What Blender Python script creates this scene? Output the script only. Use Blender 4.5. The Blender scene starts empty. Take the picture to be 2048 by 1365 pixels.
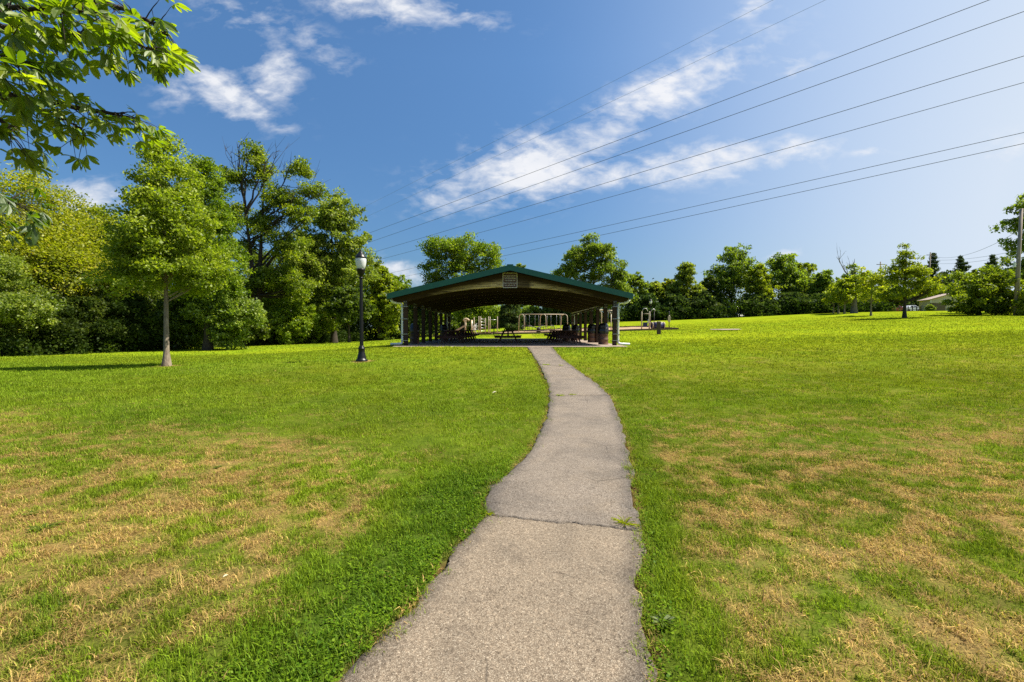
import bpy, math, random
import numpy as np
from mathutils import Vector, Matrix

random.seed(7)
RNG = np.random.default_rng(11)
R = math.radians
scene = bpy.context.scene
COL = scene.collection

# ------------------------------------------------------------------ camera frame
F = 910.0                      # focal length in photo pixels (2048 wide)
CX, CY, HOR = 1024.0, 682.5, 658.0
EYE = 1.6
PITCH = math.atan((CY - HOR) / F)


def at(px, py, d):
    """point seen at photo pixel (px, py) at depth d (metres along +Y)"""
    u, v = (px - CX) / F, (CY - py) / F
    dx, dy, dz = u, math.cos(PITCH) + v * math.sin(PITCH), v * math.cos(PITCH) - math.sin(PITCH)
    k = d / dy
    return np.array([dx * k, d, EYE + dz * k])


# ------------------------------------------------------------------ terrain (thin plate through surveyed points)
PTS = [(0, 0, 0), (-3, 2, .02), (3, 2, 0), (0, 4, -.02), (0, 10, .03), (.9, 16, .28), (.7, 20, .44), (0.6, 24, .66),
       (-6, 24, .68), (-6.5, 27, .62), (6, 24, .68), (-6, 43, .72), (6, 43, .86), (0, 44, .88), (7, 30, .75),
       (-5.3, 16, .50), (-12, 15.8, .27), (-14, 11, .38), (-7, 10, .25), (-5, 5, .10), (-12, 4, .2), (-25, 8, .25),
       (-13, 30, .05), (-29, 27, -.10), (-28, 48, -.10), (-20, 70, -.1), (-13, 55, .25), (-16, 38, .05), (-9, 34, .45),
       (0, 52, 1.03), (-8, 52, .78), (13, 50, 1.38), (17, 52, 1.5), (11.6, 36, 1.16), (21, 45, 1.5), (3, 60, 1.25),
       (22.8, 92, 3.1), (0, 92, 2.2), (-15, 95, 1.0), (48, 92, 4.0), (58, 85, 4.45), (56, 75, 4.2), (47.4, 55, 2.87),
       (51, 65, 3.4), (77, 85, 4.9), (61, 55, 3.15), (70, 60, 3.5), (30, 70, 2.5), (11, 10, .25), (20, 15, .6),
       (30, 30, 1.45), (40, 40, 2.0), (6, 6, .05), (30, 8, .6), (100, 90, 5.2), (-50, 40, 0), (-50, 90, .2),
       (0, -10, -.1), (-15, -10, 0), (15, -10, 0), (90, 40, 3.4), (0, 120, 2.6), (60, 120, 4.4)]
_P = np.array(PTS, float)


def _U(r2):
    return np.where(r2 > 0, r2 * np.log(np.maximum(r2, 1e-12)) * .5, 0)


def _fit():
    n = len(_P)
    d2 = ((_P[:, None, :2] - _P[None, :, :2]) ** 2).sum(-1)
    A = np.zeros((n + 3, n + 3))
    A[:n, :n] = _U(d2) + np.eye(n) * 12.0
    A[:n, n] = 1
    A[:n, n + 1:] = _P[:, :2]
    A[n, :n] = 1
    A[n + 1:, :n] = _P[:, :2].T
    return np.linalg.solve(A, np.concatenate([_P[:, 2], [0, 0, 0]]))


_W = _fit()


def zg(x, y):
    x = np.atleast_1d(np.asarray(x, float)); y = np.atleast_1d(np.asarray(y, float))
    sh = np.broadcast(x, y).shape
    xx = np.clip(np.broadcast_to(x, sh).ravel(), -50, 100); yy = np.clip(np.broadcast_to(y, sh).ravel(), -10, 118)
    out = np.empty(len(xx))
    for i in range(0, len(xx), 20000):
        a, b = xx[i:i + 20000], yy[i:i + 20000]
        d2 = (a[:, None] - _P[None, :, 0]) ** 2 + (b[:, None] - _P[None, :, 1]) ** 2
        out[i:i + 20000] = _U(d2) @ _W[:len(_P)] + _W[len(_P)] + _W[len(_P) + 1] * a + _W[len(_P) + 2] * b
    return out.reshape(sh)


def z1(x, y):
    return float(zg(x, y)[0])


def ground_px(px, py):
    """where the photo ray meets the terrain"""
    lo = .5
    prev = None
    d = 1.2
    while d < 140:
        p = at(px, py, d)
        if p[2] < z1(p[0], p[1]):
            a, b = d - .12 * max(1, d / 10), d
            for _ in range(18):
                m = (a + b) / 2
                q = at(px, py, m)
                if q[2] < z1(q[0], q[1]): b = m
                else: a = m
            return at(px, py, b)
        d += .12 * max(1, d / 10)
    return at(px, py, 140)


# ------------------------------------------------------------------ noise on numpy arrays
def vnoise(x, y, scale, seed, octaves=3):
    out = 0; amp = 1.0; tot = 0
    for o in range(octaves):
        rng = np.random.default_rng(seed * 31 + o)
        T = rng.random((128, 128))
        a, b = x / scale * 2 ** o + 37.3, y / scale * 2 ** o + 11.7
        ia, ib = np.floor(a).astype(int), np.floor(b).astype(int)
        fa, fb = a - ia, b - ib
        fa, fb = fa * fa * (3 - 2 * fa), fb * fb * (3 - 2 * fb)
        g = lambda i, j: T[i % 128, j % 128]
        v = (g(ia, ib) * (1 - fa) + g(ia + 1, ib) * fa) * (1 - fb) + (g(ia, ib + 1) * (1 - fa) + g(ia + 1, ib + 1) * fa) * fb
        out = out + v * amp; tot += amp; amp *= .55
    return out / tot


def sstep(a, b, v):
    t = np.clip((v - a) / (b - a), 0, 1)
    return t * t * (3 - 2 * t)


# ------------------------------------------------------------------ object helpers
def link(o, parent=None):
    COL.objects.link(o)
    if parent is not None:
        o.parent = parent
    return o


def tag(o, label=None, cat=None, group=None, kind=None):
    if label: o['label'] = label
    if cat: o['category'] = cat
    if group: o['group'] = group
    if kind: o['kind'] = kind
    return o


def empty(name, loc, label, cat, rz=0, group=None):
    o = bpy.data.objects.new(name, None)
    link(o)
    o.location = Vector([float(v) for v in loc]); o.rotation_euler = (0, 0, rz)
    o.empty_display_size = .2
    return tag(o, label, cat, group)


def copy_tree(o, parent=None):
    c = o.copy()
    COL.objects.link(c)
    if parent is not None:
        c.parent = parent
    for ch in list(o.children):
        copy_tree(ch, c)
    return c


def mesh_np(name, verts, faces_list, mat, parent=None, attrs=None, smooth=False):
    """faces_list: list of int arrays (n,k). attrs: {name: (domain, type, data)}"""
    me = bpy.data.meshes.new(name)
    verts = np.asarray(verts, np.float32)
    me.vertices.add(len(verts)); me.vertices.foreach_set('co', verts.ravel())
    faces_list = [np.asarray(f, np.int32) for f in faces_list if len(f)]
    loops = np.concatenate([f.ravel() for f in faces_list])
    tot = np.concatenate([np.full(len(f), f.shape[1], np.int32) for f in faces_list])
    start = np.concatenate([[0], np.cumsum(tot)[:-1]]).astype(np.int32)
    me.loops.add(len(loops)); me.loops.foreach_set('vertex_index', loops)
    me.polygons.add(len(tot)); me.polygons.foreach_set('loop_start', start); me.polygons.foreach_set('loop_total', tot)
    if smooth:
        me.polygons.foreach_set('use_smooth', np.ones(len(tot), bool))
    for k, (dom, typ, data) in (attrs or {}).items():
        a = me.attributes.new(k, typ, dom)
        a.data.foreach_set('color' if typ == 'FLOAT_COLOR' else 'value', np.asarray(data, np.float32).ravel())
    me.update(calc_edges=True)
    me.validate()
    if mat: me.materials.append(mat)
    o = bpy.data.objects.new(name, me)
    return link(o, parent)


class MB:
    """collects shapes into one mesh"""
    def __init__(self):
        self.v, self.f, self.n, self.sm = [], [], 0, []

    def add(self, verts, faces, smooth=False):
        verts = [tuple(float(c) for c in p) for p in verts]
        self.v += verts
        self.f += [tuple(i + self.n for i in f) for f in faces]
        self.sm += [smooth] * len(faces)
        self.n += len(verts)
        return self

    def box(self, c, s, M=None, bev=0):
        x, y, z = s[0] / 2, s[1] / 2, s[2] / 2
        if bev > 0:
            b = min(bev, x * .9, y * .9, z * .9)
            pts = []
            vs = []
            for sx in (-1, 1):
                for sy in (-1, 1):
                    for sz in (-1, 1):
                        vs += [(sx * x, sy * (y - b), sz * (z - b)), (sx * (x - b), sy * y, sz * (z - b)), (sx * (x - b), sy * (y - b), sz * z)]
            import bmesh
            bm = bmesh.new()
            for p in vs: bm.verts.new(p)
            bmesh.ops.convex_hull(bm, input=bm.verts)
            bm.verts.index_update()
            vs = [v.co.copy() for v in bm.verts]
            fs = [tuple(v.index for v in f.verts) for f in bm.faces]
            bm.free()
        else:
            vs = [Vector((sx * x, sy * y, sz * z)) for sx in (-1, 1) for sy in (-1, 1) for sz in (-1, 1)]
            fs = [(0, 1, 3, 2), (4, 6, 7, 5), (0, 4, 5, 1), (2, 3, 7, 6), (0, 2, 6, 4), (1, 5, 7, 3)]
        c = Vector([float(a) for a in c])
        vs = [(M @ Vector(v) if M else Vector(v)) + c for v in vs]
        return self.add(vs, fs)

    def bar(self, a, b, w, h, up=(0, 0, 1)):
        """box beam from a to b, w across, h along up"""
        a, b = Vector([float(t) for t in a]), Vector([float(t) for t in b])
        d = (b - a)
        L = d.length; d.normalize()
        u = Vector(up)
        s = d.cross(u)
        if s.length < 1e-4: s = d.cross(Vector((0, 1, 0)))
        s.normalize(); u = s.cross(d)
        M = Matrix((s, d, u)).transposed()
        return self.box((a + b) / 2, (w, L, h), M)

    def tube(self, path, rad, n=10, cap=True, smooth=True):
        path = [Vector([float(t) for t in p]) for p in path]
        if not hasattr(rad, '__len__'): rad = [rad] * len(path)
        vs, fs = [], []
        ref = None
        for i, p in enumerate(path):
            d = (path[min(i + 1, len(path) - 1)] - path[max(i - 1, 0)])
            if d.length < 1e-9: d = Vector((0, 0, 1))
            d.normalize()
            if ref is None:
                ref = d.cross(Vector((0, 0, 1)))
                if ref.length < .05: ref = d.cross(Vector((0, 1, 0)))
            ref = (ref - d * ref.dot(d)).normalized()
            b = d.cross(ref)
            for k in range(n):
                a = 2 * math.pi * k / n
                vs.append(p + (ref * math.cos(a) + b * math.sin(a)) * rad[i])
        for i in range(len(path) - 1):
            for k in range(n):
                fs.append((i * n + k, i * n + (k + 1) % n, (i + 1) * n + (k + 1) % n, (i + 1) * n + k))
        self.add(vs, fs, smooth)
        if cap:
            self.n -= len(vs)
            self.f += [tuple(self.n + k for k in range(n - 1, -1, -1)), tuple(self.n + (len(path) - 1) * n + k for k in range(n))]
            self.sm += [False, False]
            self.n += len(vs)
        return self

    def lathe(self, prof, n=20, c=(0, 0, 0), smooth=True):
        """prof: (r, z) from bottom to top"""
        return self.tube([(c[0], c[1], c[2] + z) for r, z in prof], [max(r, 1e-3) for r, z in prof], n, True, smooth) if False else self._lathe(prof, n, c, smooth)

    def _lathe(self, prof, n, c, smooth):
        vs, fs = [], []
        for r, z in prof:
            for k in range(n):
                a = 2 * math.pi * k / n
                vs.append((c[0] + max(r, 1e-3) * math.cos(a), c[1] + max(r, 1e-3) * math.sin(a), c[2] + z))
        for i in range(len(prof) - 1):
            for k in range(n):
                fs.append((i * n + k, i * n + (k + 1) % n, (i + 1) * n + (k + 1) % n, (i + 1) * n + k))
        m = len(prof)
        self.add(vs, fs, smooth)
        b = self.n - len(vs)
        self.f += [tuple(b + k for k in range(n - 1, -1, -1)), tuple(b + (m - 1) * n + k for k in range(n))]
        self.sm += [False, False]
        return self

    def build(self, name, mat, parent=None):
        me = bpy.data.meshes.new(name)
        me.from_pydata(self.v, [], self.f)
        me.polygons.foreach_set('use_smooth', self.sm)
        me.update()
        me.materials.append(mat)
        o = bpy.data.objects.new(name, me)
        return link(o, parent)


# ------------------------------------------------------------------ materials
def mat_new(name):
    m = bpy.data.materials.new(name)
    m.use_nodes = True
    nt = m.node_tree
    for n in list(nt.nodes): nt.nodes.remove(n)
    out = nt.nodes.new('ShaderNodeOutputMaterial')
    return m, nt, out


def N(nt, typ, **kw):
    n = nt.nodes.new(typ)
    for k, v in kw.items():
        if k in ('operation', 'blend_type', 'data_type', 'attribute_name', 'attribute_type', 'noise_dimensions', 'feature', 'distance', 'voronoi_dimensions', 'interpolation_type', 'clamp', 'use_clamp', 'vector_type'):
            setattr(n, k, v)
        else:
            n.inputs[k].default_value = v
    return n


def noise(nt, vec, scale, detail=4, rough=.55, dist=0):
    n = nt.nodes.new('ShaderNodeTexNoise')
    n.inputs['Scale'].default_value = scale; n.inputs['Detail'].default_value = detail
    n.inputs['Roughness'].default_value = rough; n.inputs['Distortion'].default_value = dist
    if vec is not None: nt.links.new(vec, n.inputs['Vector'])
    return n.outputs['Fac']


def ramp(nt, fac, stops):
    n = nt.nodes.new('ShaderNodeValToRGB')
    el = n.color_ramp.elements
    while len(el) < len(stops): el.new(.5)
    for e, (p, c) in zip(el, stops):
        e.position = p; e.color = (*c, 1) if len(c) == 3 else c
    nt.links.new(fac, n.inputs['Fac'])
    return n.outputs['Color']


def mixc(nt, fac, a, b, blend='MIX'):
    n = nt.nodes.new('ShaderNodeMix'); n.data_type = 'RGBA'; n.blend_type = blend
    for s, v in (('Factor', fac), ('A', a), ('B', b)):
        i = [q for q in n.inputs if q.name == s and (q.type == 'RGBA' if s != 'Factor' else q.type == 'VALUE')][0]
        if hasattr(v, 'links') or isinstance(v, bpy.types.NodeSocket): nt.links.new(v, i)
        else: i.default_value = v if not isinstance(v, tuple) else (*v, 1)
    return [q for q in n.outputs if q.type == 'RGBA'][0]


def math_(nt, op, a, b=None, c=None, clamp=False):
    n = nt.nodes.new('ShaderNodeMath'); n.operation = op; n.use_clamp = clamp
    for i, v in enumerate((a, b, c)):
        if v is None: continue
        if isinstance(v, bpy.types.NodeSocket): nt.links.new(v, n.inputs[i])
        else: n.inputs[i].default_value = v
    return n.outputs[0]


def objcoord(nt, scale=(1, 1, 1)):
    t = nt.nodes.new('ShaderNodeTexCoord')
    m = nt.nodes.new('ShaderNodeMapping')
    m.inputs['Scale'].default_value = scale
    nt.links.new(t.outputs['Object'], m.inputs['Vector'])
    return m.outputs['Vector']


def bump(nt, h, strength, dist):
    b = nt.nodes.new('ShaderNodeBump')
    b.inputs['Strength'].default_value = strength; b.inputs['Distance'].default_value = dist
    nt.links.new(h, b.inputs['Height'])
    return b.outputs['Normal']


def principled(nt, out, color, rough=.6, metal=0, normal=None, spec=.5, **kw):
    p = nt.nodes.new('ShaderNodeBsdfPrincipled')
    if isinstance(color, bpy.types.NodeSocket): nt.links.new(color, p.inputs['Base Color'])
    else: p.inputs['Base Color'].default_value = (*color, 1)
    if isinstance(rough, bpy.types.NodeSocket): nt.links.new(rough, p.inputs['Roughness'])
    else: p.inputs['Roughness'].default_value = rough
    p.inputs['Metallic'].default_value = metal
    p.inputs['Specular IOR Level'].default_value = spec
    for k, v in kw.items(): p.inputs[k.replace('_', ' ')].default_value = v
    if normal is not None: nt.links.new(normal, p.inputs['Normal'])
    nt.links.new(p.outputs[0], out.inputs['Surface'])
    return p


def m_paint(name, col, rough=.45, var=.25, scale=6, metal=0, dirt=None, spec=.5):
    m, nt, out = mat_new(name)
    v = objcoord(nt)
    n = noise(nt, v, scale, 5, .6)
    lo = tuple(c * (1 - var) for c in col); hi = tuple(min(1, c * (1 + var)) for c in col)
    c = ramp(nt, n, [(.3, lo), (.7, hi)])
    if dirt:
        n2 = noise(nt, v, scale * .35, 6, .7)
        c = mixc(nt, ramp(nt, n2, [(.52, (0, 0, 0)), (.68, (1, 1, 1))]), c, dirt)
    r = ramp(nt, n, [(.2, (rough * .8,) * 3), (.8, (min(1, rough * 1.25),) * 3)])
    principled(nt, out, c, r, metal, bump(nt, noise(nt, v, scale * 8, 3), .15, .01), spec)
    return m


def m_wood(name, dark, mid, pale, grain=(1, 12, 12), worn=False):
    m, nt, out = mat_new(name)
    v = objcoord(nt, grain)
    n = noise(nt, v, 2.2, 7, .65, .6)
    n2 = noise(nt, objcoord(nt), .9, 4, .6)
    c = ramp(nt, n, [(.25, dark), (.5, mid), (.78, tuple(a * 1.35 for a in mid))])
    c = mixc(nt, ramp(nt, n2, [(.4, (0, 0, 0)), (.75, (.55, .55, .55))]), c, dark)
    if worn:
        a = nt.nodes.new('ShaderNodeAttribute'); a.attribute_name = 'wear'
        streak = ramp(nt, noise(nt, objcoord(nt, (.55, 3, 7)), 2.0, 7, .75, .8), [(.40, (0, 0, 0)), (.52, (1, 1, 1))])
        w = mixc(nt, 1.0, a.outputs['Fac'], streak, 'MULTIPLY')
        c = mixc(nt, w, c, pale)
    principled(nt, out, c, .8, 0, bump(nt, n, .4, .01), .25)
    return m


def m_leaf(name, dark, mid, light, trans=.52, gloss=.02, hue=.022, autumn=None):
    """leaf: diffuse + light through the blade, tint per leaf"""
    m, nt, out = mat_new(name)
    a = nt.nodes.new('ShaderNodeAttribute'); a.attribute_name = 'tint'
    stops = [(0, dark), (.5, mid), (.9, light)]
    if autumn: stops += [(1.0, autumn)]
    c = ramp(nt, a.outputs['Fac'], stops)
    oi = nt.nodes.new('ShaderNodeObjectInfo')
    hs = nt.nodes.new('ShaderNodeHueSaturation')
    nt.links.new(c, hs.inputs['Color'])
    nt.links.new(math_(nt, 'MULTIPLY_ADD', oi.outputs['Random'], hue, .5 - hue / 2), hs.inputs['Hue'])
    c = hs.outputs['Color']
    d = nt.nodes.new('ShaderNodeBsdfDiffuse'); nt.links.new(c, d.inputs['Color'])
    t = nt.nodes.new('ShaderNodeBsdfTranslucent')
    ct = mixc(nt, 1.0, c, (1.3, 1.42, .55), 'MULTIPLY'); nt.links.new(ct, t.inputs['Color'])
    mx = nt.nodes.new('ShaderNodeMixShader'); mx.inputs[0].default_value = trans
    nt.links.new(d.outputs[0], mx.inputs[1]); nt.links.new(t.outputs[0], mx.inputs[2])
    g = nt.nodes.new('ShaderNodeBsdfGlossy'); g.inputs['Roughness'].default_value = .5; g.inputs['Color'].default_value = (.9, .95, .9, 1)
    m2 = nt.nodes.new('ShaderNodeMixShader')
    m2.inputs[0].default_value = gloss
    nt.links.new(mx.outputs[0], m2.inputs[1]); nt.links.new(g.outputs[0], m2.inputs[2])
    nt.links.new(m2.outputs[0], out.inputs['Surface'])
    return m


def m_bark(name, dark, pale, scale=1.0):
    m, nt, out = mat_new(name)
    v = objcoord(nt, (6 * scale, 6 * scale, 1.2 * scale))
    n = noise(nt, v, 3, 7, .7, .4)
    n2 = noise(nt, objcoord(nt), 2.0, 4, .6)
    c = ramp(nt, n, [(.3, dark), (.7, pale)])
    c = mixc(nt, ramp(nt, n2, [(.45, (0, 0, 0)), (.7, (.6, .6, .6))]), c, dark)
    principled(nt, out, c, .9, 0, bump(nt, n, .7, .03), .2)
    return m


M = {}
M['bark_grey'] = m_bark('bark_grey', (.10, .078, .058), (.36, .295, .22))
M['bark_dark'] = m_bark('bark_dark', (.022, .018, .014), (.09, .072, .055))
M['bark_dead'] = m_bark('bark_dead', (.10, .085, .075), (.30, .26, .22))
M['leaf_mid'] = m_leaf('leaf_mid', (.066, .112, .007), (.195, .255, .014), (.37, .40, .032))
M['leaf_lawn'] = m_leaf('leaf_lawn', (.078, .122, .008), (.225, .280, .016), (.39, .42, .034))
M['leaf_yellow'] = m_leaf('leaf_yellow', (.095, .135, .008), (.265, .305, .014), (.42, .44, .026), autumn=(.46, .41, .025))
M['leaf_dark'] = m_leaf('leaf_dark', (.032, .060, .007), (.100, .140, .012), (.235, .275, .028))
M['leaf_pale'] = m_leaf('leaf_pale', (.078, .126, .016), (.205, .270, .034), (.40, .44, .095))
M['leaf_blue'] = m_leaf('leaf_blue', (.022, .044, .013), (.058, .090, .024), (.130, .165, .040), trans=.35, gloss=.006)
M['leaf_shade'] = m_leaf('leaf_shade', (.014, .029, .005), (.034, .056, .009), (.110, .145, .018), trans=.38, gloss=.004)  # leaf colour darkened to stand for the shade at the foot of the woods
M['leaf_far'] = m_leaf('leaf_far', (.070, .112, .014), (.205, .260, .028), (.37, .40, .048))
M['leaf_near'] = m_leaf('leaf_near', (.060, .115, .005), (.165, .235, .007), (.32, .37, .012), trans=.66, gloss=.04, hue=0)

M['green_metal'] = m_paint('green_metal', (.012, .098, .072), .42, .12, 3)
M['dark_deck'] = m_wood('dark_deck', (.012, .006, .003), (.042, .020, .009), (.1, .07, .04), (14, 1, 14))
M['beam_wood'] = m_wood('beam_wood', (.012, .008, .005), (.046, .027, .014), (.66, .50, .28), (1, 12, 12), worn=True)
M['post_wood'] = m_wood('post_wood', (.015, .009, .007), (.055, .033, .023), (.3, .2, .1), (14, 14, 1.2))
M['table_wood'] = m_wood('table_wood', (.030, .014, .010), (.105, .048, .034), (.3, .2, .1), (9, 1.0, 9))
M['white_pipe'] = m_paint('white_pipe', (.72, .74, .74), .4, .06, 4, dirt=(.52, .48, .36))
M['steel'] = m_paint('steel', (.55, .55, .54), .4, .15, 20, .8)
M['black_paint'] = m_paint('black_paint', (.007, .007, .008), .36, .2, 8, spec=.35)
M['drum'] = m_paint('drum', (.105, .052, .032), .5, .3, 7, dirt=(.19, .085, .045))
M['black_plastic'] = m_paint('black_plastic', (.010, .010, .011), .22, .2, 9, spec=.6)
M['bag'] = m_paint('bag', (.012, .012, .014), .25, .3, 14, spec=.6)
M['tan_paint'] = m_paint('tan_paint', (.47, .39, .27), .45, .08, 6)
M['tan_plastic'] = m_paint('tan_plastic', (.46, .34, .21), .45, .15, 3)
M['navy_plastic'] = m_paint('navy_plastic', (.018, .018, .075), .4, .2, 5)
M['dark_steel'] = m_paint('dark_steel', (.035, .03, .03), .5, .3, 9)
M['rust_brown'] = m_paint('rust_brown', (.055, .030, .022), .6, .25, 8)
M['sign_brown'] = m_paint('sign_brown', (.075, .030, .021), .5, .08, 5)
M['sign_white'] = m_paint('sign_white', (.74, .70, .64), .5, .05, 8)
M['pole_wood'] = m_wood('pole_wood', (.14, .11, .09), (.30, .245, .205), (.4, .35, .3), (12, 12, .8))
M['timber'] = m_wood('timber', (.05, .032, .02), (.15, .10, .062), (.3, .2, .1), (1, 9, 9))
M['rail_wood'] = m_wood('rail_wood', (.05, .04, .03), (.15, .12, .09), (.3, .2, .1), (1, 9, 9))
M['leaf_scrap'] = m_paint('leaf_scrap', (.48, .44, .28), .6, .2, 30)
M['wire'] = m_paint('wire', (.035, .045, .07), .5, .1, 2)
M['wire_thin'] = m_paint('wire_thin', (.14, .17, .23), .5, .1, 2)
M['shed_wall'] = m_paint('shed_wall', (.58, .50, .34), .7, .06, 2)
M['shed_trim'] = m_paint('shed_trim', (.78, .76, .72), .5, .05, 3)
M['shed_roof'] = m_paint('shed_roof', (.30, .23, .19), .8, .2, 14)
M['car_pale'] = m_paint('car_pale', (.62, .66, .72), .25, .03, 2, spec=.7)
M['car_red'] = m_paint('car_red', (.36, .05, .035), .25, .05, 2, spec=.7)
M['car_glass'] = m_paint('car_glass', (.02, .025, .03), .08, .1, 2, spec=.8)
M['rubber'] = m_paint('rubber', (.02, .02, .02), .8, .2, 10)


def m_globe():
    m, nt, out = mat_new('frosted_globe')
    v = objcoord(nt)
    n = noise(nt, v, 9, 3)
    c = ramp(nt, n, [(.3, (.74, .77, .78)), (.7, (.86, .88, .88))])
    principled(nt, out, c, .22, 0, None, .5, Transmission_Weight=.25, Subsurface_Weight=.0)
    return m


M['globe'] = m_globe()


def m_concrete():
    m, nt, out = mat_new('slab_concrete')
    v = objcoord(nt)
    n = noise(nt, v, 1.1, 7, .65)
    n2 = noise(nt, v, 45, 4, .6)
    c = ramp(nt, n, [(.3, (.22, .17, .135)), (.55, (.34, .265, .21)), (.8, (.42, .34, .28))])
    c = mixc(nt, .35, c, ramp(nt, n2, [(.3, (.5, .5, .5)), (.7, (1, 1, 1))]), 'MULTIPLY')
    principled(nt, out, c, .85, 0, bump(nt, n2, .3, .01), .3)
    return m


M['concrete'] = m_concrete()


def m_asphalt():
    """old tar-and-chip walk: pale worn stones in grey binder, dark cracked margins"""
    m, nt, out = mat_new('worn_asphalt')
    v = objcoord(nt)
    wn = nt.nodes.new('ShaderNodeTexNoise'); wn.inputs['Scale'].default_value = 3.0; wn.inputs['Detail'].default_value = 4
    nt.links.new(v, wn.inputs['Vector'])
    add = nt.nodes.new('ShaderNodeVectorMath'); add.operation = 'MULTIPLY_ADD'
    nt.links.new(wn.outputs['Color'], add.inputs[0]); add.inputs[1].default_value = (.12, .12, 0); nt.links.new(v, add.inputs[2])
    vw = add.outputs[0]
    st = nt.nodes.new('ShaderNodeTexVoronoi'); st.inputs['Scale'].default_value = 200; nt.links.new(v, st.inputs['Vector'])
    st2 = nt.nodes.new('ShaderNodeTexVoronoi'); st2.inputs['Scale'].default_value = 78; nt.links.new(v, st2.inputs['Vector'])
    bw = nt.nodes.new('ShaderNodeSeparateColor'); nt.links.new(st.outputs['Color'], bw.inputs[0])
    bw2 = nt.nodes.new('ShaderNodeSeparateColor'); nt.links.new(st2.outputs['Color'], bw2.inputs[0])
    stone = ramp(nt, bw.outputs[0], [(0, (.165, .128, .092)), (.4, (.262, .210, .152)), (.85, (.315, .258, .190)), (1, (.46, .40, .31))])
    stone2 = ramp(nt, bw2.outputs[1], [(0, (.62, .60, .58)), (.2, (.94, .94, .94)), (.85, (1.04, 1.03, 1.02)), (1, (1.32, 1.30, 1.28))])
    c = mixc(nt, 1.0, stone, stone2, 'MULTIPLY')
    c = mixc(nt, 1.0, c, ramp(nt, noise(nt, v, 1.3, 5, .6, .4), [(.3, (.72, .73, .75)), (.5, (1, 1, 1)), (.72, (1.14, 1.13, 1.12))]), 'MULTIPLY')
    gap = ramp(nt, st.outputs['Distance'], [(.25, (1, 1, 1)), (.62, (.5, .48, .46))])
    c = mixc(nt, 1.0, c, gap, 'MULTIPLY')
    a = nt.nodes.new('ShaderNodeAttribute'); a.attribute_name = 'grey'
    gv = math_(nt, 'ADD', a.outputs['Fac'], math_(nt, 'MULTIPLY_ADD', noise(nt, v, 1.6, 5, .65), 1.3, -.65))
    gmask = ramp(nt, gv, [(.2, (0, 0, 0)), (.75, (1, 1, 1))])
    c = mixc(nt, gmask, c, mixc(nt, 1.0, c, (.90, .94, 1.04), 'MULTIPLY'))
    e = nt.nodes.new('ShaderNodeAttribute'); e.attribute_name = 'edge'
    ev = math_(nt, 'ADD', e.outputs['Fac'], math_(nt, 'MULTIPLY_ADD', noise(nt, v, 9, 5, .7), .9, -.45))
    c = mixc(nt, ramp(nt, ev, [(.25, (0, 0, 0)), (.9, (.8, .8, .8))]), c, mixc(nt, 1.0, c, (.50, .52, .56), 'MULTIPLY'))
    cr = nt.nodes.new('ShaderNodeTexVoronoi'); cr.feature = 'DISTANCE_TO_EDGE'; cr.inputs['Scale'].default_value = .95
    nt.links.new(vw, cr.inputs['Vector'])
    cmask = ramp(nt, noise(nt, v, .9, 2), [(.48, (0, 0, 0)), (.62, (1, 1, 1))])
    crack = math_(nt, 'MULTIPLY', ramp(nt, cr.outputs['Distance'], [(.001, (.75, .75, .75)), (.0062, (0, 0, 0))]), cmask)
    c = mixc(nt, crack, c, (.035, .028, .022))
    h = math_(nt, 'SUBTRACT', math_(nt, 'MULTIPLY', st.outputs['Distance'], -.5), math_(nt, 'MULTIPLY', crack, 1.5))
    principled(nt, out, c, .9, 0, bump(nt, h, .55, .006), .25)
    return m


M['asphalt'] = m_asphalt()


def m_ground():
    m, nt, out = mat_new('turf_soil')
    a = nt.nodes.new('ShaderNodeAttribute'); a.attribute_name = 'col'
    v = objcoord(nt)
    n1 = noise(nt, v, 55, 6, .75)
    n2 = noise(nt, v, 5.5, 6, .7)
    n3 = noise(nt, v, .55, 5, .6)
    c = mixc(nt, 1.0, a.outputs['Color'], ramp(nt, n1, [(.28, (.42, .42, .40)), (.5, (.95, .95, .95)), (.75, (1.45, 1.42, 1.35))]), 'MULTIPLY')
    c = mixc(nt, 1.0, c, ramp(nt, n2, [(.3, (.66, .72, .66)), (.7, (1.3, 1.22, 1.2))]), 'MULTIPLY')
    c = mixc(nt, 1.0, c, ramp(nt, n3, [(.35, (.80, .88, .85)), (.7, (1.18, 1.08, 1.05))]), 'MULTIPLY')
    principled(nt, out, c, .95, 0, bump(nt, n1, .6, .02), .0)
    return m


M['ground'] = m_ground()


def m_grass():
    m, nt, out = mat_new('grass_blades')
    a = nt.nodes.new('ShaderNodeAttribute'); a.attribute_name = 'col'
    d = nt.nodes.new('ShaderNodeBsdfDiffuse'); nt.links.new(a.outputs['Color'], d.inputs['Color'])
    t = nt.nodes.new('ShaderNodeBsdfTranslucent')
    nt.links.new(mixc(nt, 1.0, a.outputs['Color'], (1.2, 1.15, .7), 'MULTIPLY'), t.inputs['Color'])
    mx = nt.nodes.new('ShaderNodeMixShader'); mx.inputs[0].default_value = .35
    nt.links.new(d.outputs[0], mx.inputs[1]); nt.links.new(t.outputs[0], mx.inputs[2])
    g = nt.nodes.new('ShaderNodeBsdfGlossy'); g.inputs['Roughness'].default_value = .45
    m2 = nt.nodes.new('ShaderNodeMixShader'); m2.inputs[0].default_value = .004
    nt.links.new(mx.outputs[0], m2.inputs[1]); nt.links.new(g.outputs[0], m2.inputs[2])
    nt.links.new(m2.outputs[0], out.inputs['Surface'])
    return m


M['grass'] = m_grass()


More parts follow.
